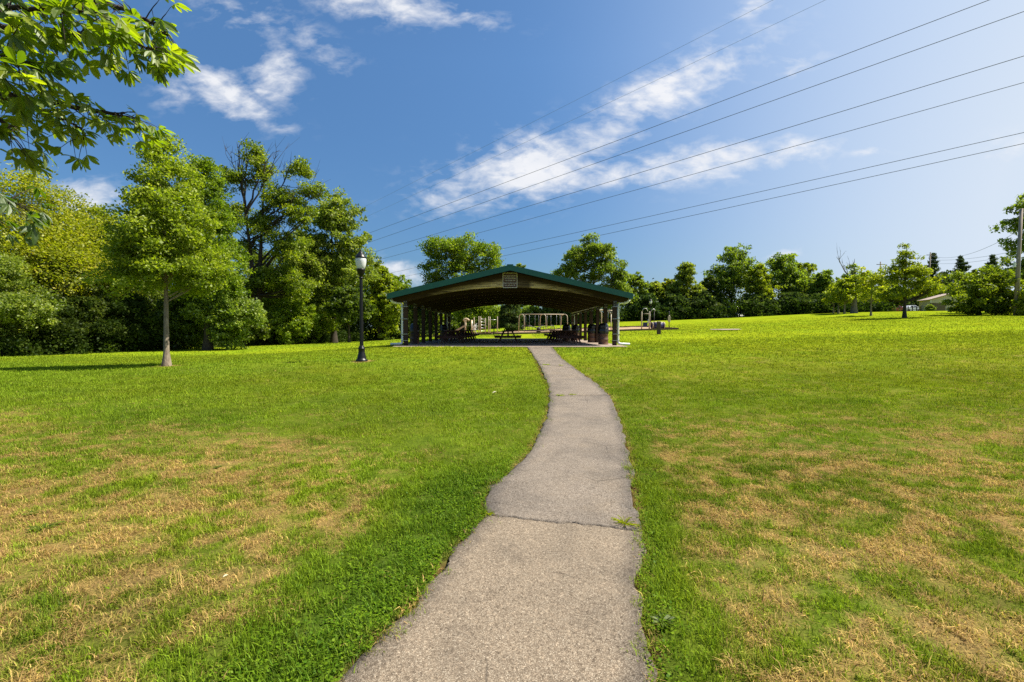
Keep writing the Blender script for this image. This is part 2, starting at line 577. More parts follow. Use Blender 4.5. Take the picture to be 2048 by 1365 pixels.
def m_mulch():
    m, nt, out = mat_new('wood_mulch')
    v = objcoord(nt, (1, 1, 1))
    n = noise(nt, v, 14, 6, .75)
    c = ramp(nt, n, [(.3, (.16, .10, .06)), (.55, (.36, .25, .155)), (.8, (.52, .39, .26))])
    principled(nt, out, c, .95, 0, bump(nt, n, .8, .04), .15)
    return m


M['mulch'] = m_mulch()

# ------------------------------------------------------------------ the walk: edges surveyed from the photograph
ROWS = [((560, 1500), (1306, 1500)), ((640, 1420), (1300, 1420)), ((688, 1365), (1295, 1365)), ((773, 1272), (1292, 1282)), ((826, 1212), (1284, 1240)),
        ((896, 1121), (1276, 1150)), ((971, 1033), (1280, 1064)), ((976, 986), (1268, 1005)), ((1046, 921), (1260, 931)),
        ((1076, 876), (1249, 875)), ((1094, 835), (1234, 830)), ((1099, 794), (1217, 792)), ((1092, 760), (1188, 765)),
        ((1078, 730), (1150, 738)), ((1066, 712), (1122, 716)), ((1056, 698), (1107, 698))]
EL = np.array([ground_px(*r[0])[:2] for r in ROWS])
ER = np.array([ground_px(*r[1])[:2] for r in ROWS])
EL = np.vstack([[EL[0, 0] - .35, -1.5], EL]); ER = np.vstack([[ER[0, 0] + .05, -1.5], ER])
SLAB_Y0, SLAB_Y1 = 23.75, 42.9
EL[-1, 1] = ER[-1, 1] = SLAB_Y0 + .02


def catmull(P, t):
    i = int(min(max(math.floor(t), 0), len(P) - 2)); f = t - i
    p0, p1, p2, p3 = P[max(i - 1, 0)], P[i], P[i + 1], P[min(i + 2, len(P) - 1)]
    return .5 * ((2 * p1) + (-p0 + p2) * f + (2 * p0 - 5 * p1 + 4 * p2 - p3) * f * f + (-p0 + 3 * p1 - 3 * p2 + p3) * f ** 3)


_tt = np.linspace(0, len(EL) - 1, 400)
_cl = np.array([catmull(EL, t) for t in _tt]); _cr = np.array([catmull(ER, t) for t in _tt])


def path_x(y):
    return np.interp(y, _cl[:, 1], _cl[:, 0]), np.interp(y, _cr[:, 1], _cr[:, 0])


def build_path():
    cuts = [0, 7, 12, 14, len(EL) - 1]        # row indices of the cross joints
    NC = 48
    V, Fq, edge, grey = [], [], [], []
    base = 0
    rng = np.random.default_rng(3)
    for s in range(len(cuts) - 1):
        a, b = cuts[s], cuts[s + 1]
        nr = max(10, int((b - a) * 12))
        rows = []
        for i in range(nr + 1):
            t = a + (b - a) * i / nr
            rows.append((catmull(EL, t), catmull(ER, t)))
        start = base
        for i, (l, r) in enumerate(rows):
            for j in range(NC + 1):
                f = j / NC
                p = l + (r - l) * f
                # ragged margins
                if j in (0, NC):
                    w = (vnoise(np.array([p[1] * 1.0]), np.array([f * 9.0]), .22, 5, 5)[0] - .5) * .17
                    p = p + np.array([w, 0])
                # ragged joint
                gap = (.011, .008, .005)[min(s, 2)]
                gapb = (.011, .008, .005)[min(max(s - 1, 0), 2)]
                wob = (vnoise(np.array([p[0]]), np.array([float(a)]), .10, 9, 5)[0] - .5) * .12
                wob2 = (vnoise(np.array([p[0]]), np.array([float(b)]), .10, 9, 5)[0] - .5) * .12
                y = p[1]
                if i == 0 and s > 0: y += wob + gapb
                if i == nr and s < len(cuts) - 2: y += wob2 - gap
                V.append((p[0], y, z1(p[0], y) + .014))
                e = 1 - min(f, 1 - f) / .16
                edge.append(max(0, e))
                grey.append([.05, .75, .7, .8][s] if s else .05)
        for i in range(nr):
            for j in range(NC):
                q = start + i * (NC + 1) + j
                Fq.append((q, q + 1, q + NC + 2, q + NC + 1))
        base = len(V)
        # skirt all round, 6 cm deep
        ring = [start + j for j in range(NC + 1)] + [start + i * (NC + 1) + NC for i in range(1, nr + 1)] + \
               [start + nr * (NC + 1) + j for j in range(NC - 1, -1, -1)] + [start + i * (NC + 1) for i in range(nr - 1, 0, -1)]
        for k in ring:
            x, y, z = V[k]
            V.append((x, y, z - .06)); edge.append(1.0); grey.append(.8)
        m = len(ring)
        for k in range(m):
            Fq.append((ring[(k + 1) % m], ring[k], base + k, base + (k + 1) % m))
        base = len(V)
    o = mesh_np('path', V, [np.array(Fq)], M['asphalt'], None, {'edge': ('POINT', 'FLOAT', edge), 'grey': ('POINT', 'FLOAT', grey)})
    tag(o, kind='structure')
    return o


build_path()


# ------------------------------------------------------------------ turf condition fields (0..1)
def fields(x, y):
    xl, xr = path_x(y)
    dl, dr = xl - x, x - xr                       # >0 left of / right of the walk
    n_big = vnoise(x, y, 2.6, 21, 3); n_mid = vnoise(x, y, .7, 22, 4); n_sm = vnoise(x, y, .15, 23, 3)
    left = sstep(.35, 1.3, dl) * sstep(8.5, 4.2, y + .25 * (x + 3)) * (x < 0) * .84
    right = sstep(.0, .55, dr) * sstep(14.5, 4.0, y) * .77
    base = np.maximum(left, right)
    base = np.maximum(base, (.30 + .12 * (x > 2)) * sstep(38, 14, y))
    dry = np.clip(base * 1.08 + (n_big - .5) * .7 * np.maximum(base, .3) + (n_mid - .5) * 1.15 * np.maximum(base, .2) + (n_sm - .5) * 2.5 * np.maximum(base, .2) - .42, 0, 1)
    dry = np.clip(dry + (sstep(.10, .0, np.minimum(np.abs(dl), np.abs(dr))) * .35) * n_mid * 1.6, 0, 1)
    bare = sstep(.60, .92, dry * .6 + n_mid * .42 + (n_sm - .5) * .9) * .7
    lush = sstep(1.15, .1, np.where(dl > 0, dl, 9)) * sstep(6.5, 4, y) + .5 * sstep(.32, .05, np.where(dr > 0, dr, 9)) * sstep(5, 3, y)
    yellow = np.clip(sstep(2, 20, y + .45 * x) * .72 + (vnoise(x, y, 5, 25, 4) - .5) * 1.1 + (vnoise(x, y, .9, 26, 3) - .5) * .9 + .2 * sstep(0, 12, x), 0, 1)
    lush = np.clip(lush + sstep(.58, .75, vnoise(x, y, 1.1, 27, 3)) * .5 * sstep(12, 5, y), 0, 1)
    for (cx, cy, r_) in ((-5.3, 16, .42), (-12.0, 15.8, .5)):       # worn earth round the lamp foot and the lone trunk
        k = sstep(r_, r_ * .55, np.hypot(x - cx, (y - cy)) + (n_sm - .5) * .3)
        dry = np.maximum(dry, k); bare = np.maximum(bare, k * 1.9)
    return dry, bare, lush, yellow


G_DEEP = np.array([.058, .132, .008]); G_MID = np.array([.165, .258, .012]); G_YEL = np.array([.215, .268, .012])
STRAW = np.array([.46, .335, .105]); SOIL = np.array([.27, .165, .075])


def lerp(a, b, t):
    return a * (1 - t)[:, None] + b * t[:, None]


# ------------------------------------------------------------------ ground sheet
def build_ground():
    def axis(lo, hi, fine_lo, fine_hi, step, grow):
        v = list(np.arange(fine_lo, fine_hi, step))
        s, p = step, v[-1]
        while p < hi:
            s *= grow; p += s; v.append(p)
        s, p = step, v[0]
        while p > lo:
            s *= grow; p -= s; v.insert(0, p)
        return np.array(v)
    xs = axis(-1500, 1500, -6, 6, .11, 1.05)
    ys = axis(-300, 2500, .8, 9, .11, 1.04)
    X, Y = np.meshgrid(xs, ys)
    x, y = X.ravel(), Y.ravel()
    z = zg(x, y)
    near = (np.abs(x) < 14) & (y > -2) & (y < 18)
    z = z + np.where(near, (vnoise(x, y, .6, 41, 3) - .5) * .035, 0)
    xl, xr = path_x(y)
    inside = (x > xl - .05) & (x < xr + .05) & (y < SLAB_Y0) & (y > -3)
    z = np.where(inside, zg(x, y) - .02, z)
    slab = (np.abs(x + .1) < 6.2) & (y > SLAB_Y0) & (y < SLAB_Y1)
    z = np.where(slab, np.minimum(z, .60), z)
    dry, bare, lush, yellow = fields(x, y)
    c = lerp(np.tile(G_MID, (len(x), 1)), G_YEL, yellow)
    c = lerp(c, G_DEEP * 1.3, np.clip(lush * .8, 0, 1))
    c = lerp(c, STRAW * .82, np.clip(dry * .95, 0, 1))
    c = lerp(c, SOIL, np.clip(bare * .75, 0, 1))
    under = (sstep(30, 7, y) * .72)[:, None]                 # soil and thatch between near blades, darkened so the gaps stand out
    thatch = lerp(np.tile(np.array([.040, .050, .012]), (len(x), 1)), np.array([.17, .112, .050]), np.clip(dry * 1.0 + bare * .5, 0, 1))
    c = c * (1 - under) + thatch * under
    c = c * (.62 + .76 * (.6 * vnoise(x, y, .45, 81, 3) + .4 * vnoise(x, y, 2.4, 82, 3)))[:, None]
    c[inside] = SOIL * .35
    # worn rings round the lamp foot and the lone tree
    for (cx, cy, r) in ((-5.3, 16, .45), (-12.0, 15.8, .55)):
        w = sstep(r, r * .3, np.hypot((x - cx), (y - cy)))
        c = lerp(c, SOIL * 1.1, w * .9)
    nx, ny = len(xs), len(ys)
    i = np.arange((nx - 1) * (ny - 1)); r_, c_ = i // (nx - 1), i % (nx - 1)
    q = r_ * nx + c_
    Fq = np.stack([q, q + 1, q + nx + 1, q + nx], 1)
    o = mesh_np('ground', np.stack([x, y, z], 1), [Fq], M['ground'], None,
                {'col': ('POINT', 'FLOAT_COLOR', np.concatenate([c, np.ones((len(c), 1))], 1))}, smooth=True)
    tag(o, kind='structure')


build_ground()


# ------------------------------------------------------------------ grass blades (uncountable: one object)
def blades():
    rng = np.random.default_rng(5)
    Vs, quads, tris, cols = [], [], [], []
    base = 0

    def zone(d0, d1, n, hmin, hmax, wk, seg2, fin=.01, fout=.01, side=2.2):
        nonlocal base
        g_ = np.linspace(d0, d1, 200); cdf = np.cumsum(1.22 * g_ + side); d = np.interp(rng.random(n) * cdf[-1], cdf, g_)
        x = (rng.random(n) * 2 - 1) * (1.22 * d + side)
        y = d
        # clumping
        xl, xr = path_x(y)
        jit = rng.normal(0, .035, n) + (vnoise(x, y, .12, 71, 2) - .5) * .16
        edge_n = (vnoise(x, y, .30, 78, 3) - .45) * .22
        keep = ((x < xl + jit * .9 + edge_n) | (x > xr - jit * .9 - edge_n)) & ~((np.abs(x + .1) < 6.45) & (y > SLAB_Y0 - .05) & (y < SLAB_Y1))
        keep &= ~((y > 50.2) & (y < 63) & (x > -9) & (x < 18.2))
        dry, bare, lush, yel = fields(x, y)
        clump = vnoise(x, y, .16, 72, 3)
        dens = np.clip(np.maximum(1 - .40 * np.minimum(bare, 1) - 1.0 * np.maximum(bare - 1, 0), .02) * (.25 + 1.5 * sstep(.28, .68, clump)) * (.7 + .5 * lush), 0, 1.2)
        dens = dens * sstep(d0, d0 + fin, d) * sstep(d1, d1 - fout, d)
        keep &= rng.random(n) < dens
        x, y, dry, bare, lush, yel, clump = [a[keep] for a in (x, y, dry, bare, lush, yel, clump)]
        n = len(x)
        tuft = vnoise(x, y, .11, 75, 2)
        is_straw = (.55 * tuft + .45 * rng.random(n)) < np.clip(.17 + dry * .42, 0, .54)
        is_straw &= rng.random(n) < np.clip(dry * 3 + .04, 0, 1)
        mot = .62 + .76 * (.6 * vnoise(x, y, .45, 81, 3) + .4 * vnoise(x, y, 2.4, 82, 3))
        h = (hmin + (hmax - hmin) * rng.random(n) ** 1.6) * (.65 + .9 * clump) * np.where(is_straw, 1.25, 1 - .25 * dry) * (1 + .15 * lush)
        lean = np.where(is_straw, rng.uniform(.9, 1.5, n), rng.uniform(.15, 1.1, n))
        az = rng.random(n) * 2 * np.pi
        w = np.maximum(.0032 * (0.7 + .9 * rng.random(n)), wk * y) * np.where(lush > .5, 1.25, 1)
        dirx, diry = np.cos(az), np.sin(az)
        sx, sy = -diry, dirx
        z0 = zg(x, y) - .004
        c = lerp(np.tile(G_MID, (n, 1)), G_YEL, np.clip(yel + rng.normal(0, .22, n), 0, 1))
        c = lerp(c, G_DEEP, np.clip(lush * .8 + rng.normal(0, .2, n), 0, 1))
        sc = lerp(np.tile(STRAW, (n, 1)), SOIL * .9, rng.random(n) ** 1.3)
        c = np.where(is_straw[:, None], sc, lerp(c, STRAW, np.clip((dry * .8 + .05) * rng.random(n), 0, .6)))
        c = c * ((.45 + 1.1 * rng.random(n)) * mot)[:, None]
        tipx = x + dirx * h * np.sin(lean); tipy = y + diry * h * np.sin(lean); tipz = z0 + np.maximum(h * np.cos(lean), .004)
        if seg2:
            mx = x + dirx * h * .5 * np.sin(lean * .55); my = y + diry * h * .5 * np.sin(lean * .55); mz = z0 + h * .55 * np.cos(lean * .55)
            P = np.stack([
                np.stack([x - sx * w / 2, y - sy * w / 2, z0], 1), np.stack([x + sx * w / 2, y + sy * w / 2, z0], 1),
                np.stack([mx + sx * w * .42, my + sy * w * .42, mz], 1), np.stack([mx - sx * w * .42, my - sy * w * .42, mz], 1),
                np.stack([tipx, tipy, tipz], 1)], 1)
            k = base + np.arange(n) * 5
            quads.append(np.stack([k, k + 1, k + 2, k + 3], 1)); tris.append(np.stack([k + 3, k + 2, k + 4], 1))
            nv = 5
        else:
            P = np.stack([np.stack([x - sx * w / 2, y - sy * w / 2, z0], 1), np.stack([x + sx * w / 2, y + sy * w / 2, z0], 1),
                          np.stack([tipx, tipy, tipz], 1)], 1)
            k = base + np.arange(n) * 3
            tris.append(np.stack([k, k + 1, k + 2], 1))
            nv = 3
        Vs.append(P.reshape(-1, 3)); cols.append(np.repeat(c, nv, 0)); base += n * nv

    zone(1.0, 6.0, 950000, .020, .064, .0010, True, .01, 1.6)
    zone(4.4, 14, 1050000, .024, .064, .00110, False, 1.6, 3.5)
    zone(10.5, 32, 620000, .030, .070, .0014, False, 3.5, 9)
    zone(23, 75, 260000, .030, .070, .0020, False, 9, 25)
    # matted dead straw lying flat in the dry patches
    n = 600000
    d = np.sqrt(rng.random(n) * (9.5 ** 2 - 1.0 ** 2) + 1.0 ** 2)
    x = (rng.random(n) * 2 - 1) * (1.22 * d + 2); y = d
    xl, xr = path_x(y)
    dry, bare, lush, yel = fields(x, y)
    keep = ((x < xl - .02) | (x > xr + .02)) & (rng.random(n) < np.clip(dry * 1.6 + .03, 0, 1) * sstep(9.5, 6, d)) & (rng.random(n) < .3 + .9 * vnoise(x, y, .14, 79, 2))
    x, y = x[keep], y[keep]; n = len(x)
    L = rng.uniform(.02, .075, n); w = np.maximum(.0016, .00060 * y) * rng.uniform(.7, 1.4, n)
    az = rng.random(n) * np.pi * 2 ; ca, sa = np.cos(az), np.sin(az)
    zb = zg(x, y) + rng.uniform(.000, .014, n); zt = zb + rng.normal(0, .010, n)
    P = np.stack([np.stack([x - ca * L / 2 - sa * w / 2, y - sa * L / 2 + ca * w / 2, zb], 1), np.stack([x - ca * L / 2 + sa * w / 2, y - sa * L / 2 - ca * w / 2, zb], 1),
                  np.stack([x + ca * L / 2 + sa * w / 3, y + sa * L / 2 - ca * w / 3, zt], 1), np.stack([x + ca * L / 2 - sa * w / 3, y + sa * L / 2 + ca * w / 3, zt], 1)], 1)
    k = base + np.arange(n) * 4
    quads.append(np.stack([k, k + 1, k + 2, k + 3], 1))
    c = lerp(np.tile(STRAW * 1.12, (n, 1)), SOIL * .8, rng.random(n) ** 1.2)
    Vs.append(P.reshape(-1, 3)); cols.append(np.repeat(c, 4, 0)); base += n * 4
    # clover leaflets in the lush margin
    n = 42000
    y = rng.uniform(1.3, 6.5, n); xl, xr = path_x(y)
    left = rng.random(n) < .68
    off = rng.exponential(.42, n)
    x = np.where(left, xl - off + .02, xr + off * .9 - .02)
    dry, bare, lush, yel = fields(x, y)
    keep = (rng.random(n) < lush * .95 * (1 - .8 * bare)) & (vnoise(x, y, .2, 73, 2) > .34)
    x, y = x[keep], y[keep]; n = len(x)
    z = zg(x, y) + rng.uniform(.008, .038, n)
    r = rng.uniform(.0045, .0085, n); a0 = rng.random(n) * 6.283
    tx, ty = rng.normal(0, .35, n), rng.normal(0, .35, n)
    P = []
    for k in range(4):
        a = a0 + k * math.pi / 2
        rr = r * (1.25 if k % 2 == 0 else .95)
        dx, dy = np.cos(a) * rr, np.sin(a) * rr
        P.append(np.stack([x + dx, y + dy, z + dx * tx + dy * ty], 1))
    P = np.stack(P, 1)
    k = base + np.arange(n) * 4
    quads.append(np.stack([k, k + 1, k + 2, k + 3], 1))
    c = lerp(np.tile(G_DEEP, (n, 1)), G_MID, rng.random(n))
    Vs.append(P.reshape(-1, 3)); cols.append(np.repeat(c, 4, 0)); base += n * 4
    C = np.concatenate(cols)
    o = mesh_np('grass', np.concatenate(Vs), [np.concatenate(quads), np.concatenate(tris)], M['grass'], None,
                {'col': ('POINT', 'FLOAT_COLOR', np.concatenate([C, np.ones((len(C), 1))], 1))})
    tag(o, 'short patchy lawn of green and straw coloured blades on both sides of the path', 'grass', kind='stuff')


blades()


# ------------------------------------------------------------------ foliage
def leaf_mesh(pos, size, rng, up=.6, droop=.2, aspect=.62, tint=None):
    n = len(pos)
    d = rng.normal(0, 1, (n, 3)); d[:, 2] -= droop * 1.5
    d /= np.linalg.norm(d, axis=1)[:, None]
    nr = rng.normal(0, 1, (n, 3)) * (1 - up * .6); nr[:, 2] += up * 1.2
    nr -= d * (nr * d).sum(1)[:, None]
    nr /= np.linalg.norm(nr, axis=1)[:, None] + 1e-9
    s = np.cross(d, nr)
    L = size * (.6 + .8 * rng.random(n)); W = L * aspect
    fold = (W * .18)[:, None] * nr
    P = np.stack([pos - d * (L / 2)[:, None], pos + s * (W / 2)[:, None] + fold - d * (L * .06)[:, None],
                  pos + d * (L / 2)[:, None], pos - s * (W / 2)[:, None] + fold - d * (L * .06)[:, None]], 1)
    k = np.arange(n) * 4
    return P.reshape(-1, 3), np.stack([k, k + 1, k + 2, k + 3], 1)


def tube_np(path, rad, n=6):
    path = np.asarray(path, float); m = len(path)
    d = np.gradient(path, axis=0); d /= np.linalg.norm(d, axis=1)[:, None] + 1e-9
    ref = np.array([1., .2, .1]) if abs(d[0, 2]) > .7 else np.array([0, 0, 1.])
    s = np.cross(d, ref); s /= np.linalg.norm(s, axis=1)[:, None] + 1e-9
    b = np.cross(d, s)
    a = np.arange(n) * 2 * np.pi / n
    P = path[:, None] + (s[:, None] * np.cos(a)[None, :, None] + b[:, None] * np.sin(a)[None, :, None]) * np.asarray(rad)[:, None, None]
    i, k = np.meshgrid(np.arange(m - 1), np.arange(n), indexing='ij')
    i, k = i.ravel(), k.ravel()
    Fq = np.stack([i * n + k, i * n + (k + 1) % n, (i + 1) * n + (k + 1) % n, (i + 1) * n + k], 1)
    return P.reshape(-1, 3), Fq


class NP:
    def __init__(self): self.V, self.F, self.n = [], [], 0

    def add(self, v, f):
        self.V.append(v); self.F.append(f + self.n); self.n += len(v)

    def build(self, name, mat, parent, smooth=True, attrs=None):
        return mesh_np(name, np.concatenate(self.V), [np.concatenate(self.F)], mat, parent, attrs, smooth)


def bez(a, b, c, n=7):
    t = np.linspace(0, 1, n)[:, None]
    return (1 - t) ** 2 * a + 2 * t * (1 - t) * b + t * t * c


def tree(name, label, loc, lobes, leaf, bark, nclump, nleaf, lsize, spread, trunk_r, fork, seed, cat='tree', group=None, limbs=26,
         top=None, lean=(0, 0), shell=.5, flare=1.6, limb_r=.4, dead=None, up=.6, droop=.25, tintbias=0, multi=1, cropname='crown'):
    """lobes: (cx, cy, cz, rx, ry, rz) relative to the foot. trunk and limbs make one mesh, the crown another"""
    rng = np.random.default_rng(seed)
    root = empty(name, loc, label, cat, 0, group)
    lob = np.array(lobes, float)
    w = (lob[:, 3] * lob[:, 4] * lob[:, 5]) ** (2 / 3.); w /= w.sum()
    li = rng.choice(len(lob), nclump, p=w)
    u = rng.normal(0, 1, (nclump, 3)); u /= np.linalg.norm(u, axis=1)[:, None]
    r = shell + (1 - shell) * rng.random(nclump) ** .7
    # uneven outline: swell and shrink by direction
    ph = rng.random(6) * 6.28
    az = np.arctan2(u[:, 1], u[:, 0])
    r = r * (1 + .16 * np.sin(3 * az + ph[0] + 2 * u[:, 2]) + .12 * np.sin(5 * az + ph[1] - 3 * u[:, 2]) + .10 * np.sin(4 * u[:, 2] + ph[2]))
    C = lob[li, :3] + u * lob[li, 3:] * r[:, None]
    C[:, 2] = np.maximum(C[:, 2], .25)
    ctint = rng.random(nclump)
    csize = .6 + .8 * rng.random(nclump)
    per = np.maximum(4, (nleaf * csize / csize.sum() * nclump / nclump).astype(int))
    idx = np.repeat(np.arange(nclump), np.maximum(3, (nleaf * csize / csize.sum()).astype(int)))
    off = rng.normal(0, 1, (len(idx), 3)); off[:, 2] *= .62
    off = off / (1 + .25 * np.linalg.norm(off, axis=1)[:, None])
    pos = C[idx] + off * (spread * csize[idx])[:, None]
    pos[:, 2] = np.maximum(pos[:, 2], .05)
    tint = np.clip(.18 + .42 * ctint[idx] + rng.normal(0, .17, len(idx)) + tintbias, 0, .97)
    if leaf.name == 'leaf_yellow': tint = np.where(rng.random(len(idx)) < .03, 1.0, tint)
    P, Fq = leaf_mesh(pos, lsize, rng, up, droop)
    mesh_np(cropname, P, [Fq], leaf, root, {'tint': ('FACE', 'FLOAT', tint)})
    # wood
    wd = NP()
    H = top if top else float(np.percentile(C[:, 2], 88))
    stems = []
    for mst in range(multi):
        m = 12
        t = np.linspace(0, 1, m)
        bend = rng.normal(0, .012 * H, (2,)); ph1 = rng.random(2) * 6
        sx = (mst - (multi - 1) / 2) * H * .10 if multi > 1 else 0
        path = np.stack([lean[0] * t * H + bend[0] * np.sin(3 * t + ph1[0]) * t + sx * t * (1 if mst % 2 else 1.2), lean[1] * t * H + bend[1] * np.sin(4 * t + ph1[1]) * t, t * H - .12], 1)
        rad = trunk_r * (1 - .86 * t) * (1 + (flare - 1) * np.exp(-t * H / (trunk_r * 1.8 + .05)))
        if multi > 1: rad *= .75
        wd.add(*tube_np(path, rad, 12)); stems.append(path)
    order = rng.permutation(nclump)[:limbs]
    for k in order:
        c = C[k]
        path = stems[k % multi]
        hd = math.hypot(c[0], c[1])
        z0 = np.clip(c[2] - hd * rng.uniform(.55, 1.0) - .2, fork, H * .93)
        a = np.array([np.interp(z0, path[:, 2], path[:, 0]), np.interp(z0, path[:, 2], path[:, 1]), z0])
        L = np.linalg.norm(c - a)
        mid = (a + c) / 2 + np.array([0, 0, -.08 * L]) + rng.normal(0, .06 * L, 3)
        b = bez(a, mid, c)
        r0 = max(trunk_r * (1 - .86 * z0 / H) * limb_r * rng.uniform(.6, 1.1), .012)
        wd.add(*tube_np(b, np.linspace(r0, max(r0 * .2, .006), len(b)), 6))
        for q in range(2):                                            # twigs to neighbouring clumps
            j = np.argsort(((C - c) ** 2).sum(1))[rng.integers(1, 6)]
            a2 = b[rng.integers(2, 5)]
            wd.add(*tube_np(bez(a2, (a2 + C[j]) / 2 + rng.normal(0, .05 * L, 3), C[j], 5), np.linspace(r0 * .45, .005, 5), 5))
    for (dx, dy, dz, z0, rr) in (dead or []):                          # bare branches
        a = np.array([np.interp(z0, stems[0][:, 2], stems[0][:, 0]), np.interp(z0, stems[0][:, 2], stems[0][:, 1]), z0])
        c = np.array([dx, dy, dz], float)
        L = np.linalg.norm(c - a)
        b = bez(a, (a + c) / 2 + rng.normal(0, .05 * L, 3) + np.array([0, 0, .04 * L]), c, 10)
        b[1:-1] += rng.normal(0, .012 * L, (8, 3))
        wd.add(*tube_np(b, np.linspace(rr, rr * .16, 10), 6))
        for q in range(9):
            i = rng.integers(3, 9)
            e = b[i] + (c - a) / L * rng.uniform(.06, .20) * L + rng.normal(0, .08 * L, 3) + np.array([0, 0, .05 * L])
            tw = bez(b[i], (b[i] + e) / 2 + rng.normal(0, .03 * L, 3), e, 5)
            wd.add(*tube_np(tw, np.linspace(rr * .3, rr * .08, 5), 4))
            for s in range(2):
                e2 = tw[3] + (e - b[i]) * rng.uniform(.3, .7) + rng.normal(0, .05 * L, 3)
                wd.add(*tube_np(bez(tw[3], (tw[3] + e2) / 2, e2, 4), np.linspace(rr * .14, rr * .05, 4), 4))
    wd.build('trunk', bark, root)
    return root


def foot(px, d):
    x = (px - CX) / F * d
    return np.array([x, d, z1(x, d) - .02])


def top_z(py, d):
    return at(CX, py, d)[2]


# --- the lone young tree on the left lawn
f = foot(332, 15.8)
tree('young_tree', 'lone young tree with a bare grey trunk and full rounded crown on the left lawn', f,
     [(0, 0, 3.5, 1.6, 1.6, 1.05), (.1, 0, 4.5, 1.62, 1.62, 1.2), (.02, 0, 5.6, 1.3, 1.3, 1.2), (.02, 0, 6.6, .9, .9, 1.0), (.05, 0, 7.45, .5, .5, .55), (-.9, -.3, 3.6, .95, 1.0, .95), (1.0, .2, 3.7, .95, 1.1, 1.0)],
     M['leaf_lawn'], M['bark_grey'], 400, 46000, .098, .22, .092, 2.25, 101, limbs=34, top=7.0, shell=.35, flare=1.9, tintbias=.1, limb_r=.42)

# --- left woods
LW = 'trees of the left woods'


def crown_tree(name, label, px, d, toppy, wpx, leaf, bark, seed, nleaf=24000, lsize=None, base_h=.18, group=None, px_top=None, **kw):
    f = foot(px, d)
    H = top_z(toppy, d) - f[2]
    rx = wpx / F * d / 2
    rng = np.random.default_rng(seed + 999)
    lo = H * base_h
    lobes = []
    K = kw.pop('nlobes', 6)
    for i in range(K):
        t = (i + .5) / K
        zc = lo + (H - lo) * (.12 + .76 * t)
        env = math.sin(math.pi * min(.97, max(.08, .16 + .74 * (t ** .9)))) ** .7
        rr = rx * env * rng.uniform(.50, .72)
        a = rng.random() * 6.28
        o = rx * env * rng.uniform(.18, .5)
        lobes.append((math.cos(a) * o, math.sin(a) * o, zc, rr, rr, (H - lo) * rng.uniform(.15, .22)))
    lobes.append((0, 0, H - (H - lo) * .16, rx * .45, rx * .45, (H - lo) * .15))
    lobes.append((-rx * .5, 0, lo + (H - lo) * .42, rx * .5, rx * .5, (H - lo) * .2))
    lobes.append((rx * .5, 0, lo + (H - lo) * .40, rx * .5, rx * .5, (H - lo) * .2))
    if d < 80:
        nleaf = int(nleaf * 1.5)
    ls = lsize or max(.11, d * .0050)
    args = dict(nclump=int(230 + nleaf / 110), spread=max(.25, rx * .088), trunk_r=max(.12, H * .018), fork=H * max(.16, base_h * .8), limbs=30)
    args.update(kw)
    return tree(name, label, f, lobes, leaf, bark, args.pop('nclump'), nleaf, ls, args.pop('spread'), args.pop('trunk_r'), args.pop('fork'), seed, group=group, **args)


crown_tree('woodland_tree', 'tall yellow green tree at the left edge of the picture, topping the woods', 55, 34, 338, 330, M['leaf_yellow'], M['bark_dark'], 201, 34000, group=LW, base_h=.12, tintbias=.1)
crown_tree('woodland_tree', 'yellow green tree showing between the edge of the woods and the lone lawn tree', 185, 38, 410, 190, M['leaf_yellow'], M['bark_dark'], 202, 26000, group=LW, base_h=.15)
crown_tree('woodland_tree', 'low pale green tree at the left picture edge below the tall yellow tree', 5, 28.5, 500, 190, M['leaf_pale'], M['bark_dark'], 203, 24000, group=LW, base_h=.05)
crown_tree('woodland_tree', 'dark shaded tree directly behind the left side of the lone lawn tree', 235, 40, 470, 210, M['leaf_dark'], M['bark_dark'], 204, 22000, group=LW, base_h=.06)
crown_tree('woodland_tree', 'deep green tree in the shaded hollow left of the lone lawn tree', 130, 34, 520, 170, M['leaf_dark'], M['bark_dark'], 205, 20000, group=LW, base_h=.05)
crown_tree('woodland_tree', 'leafy bright green tree just right of the lone lawn tree crown', 415, 37, 300, 160, M['leaf_mid'], M['bark_dark'], 206, 30000, group=LW, base_h=.03, tintbias=-.02)
crown_tree('woodland_tree', 'short leafy tree with pale leaves low beside the lone tree trunk', 455, 38, 540, 150, M['leaf_pale'], M['bark_dark'], 207, 20000, group=LW, base_h=.03)

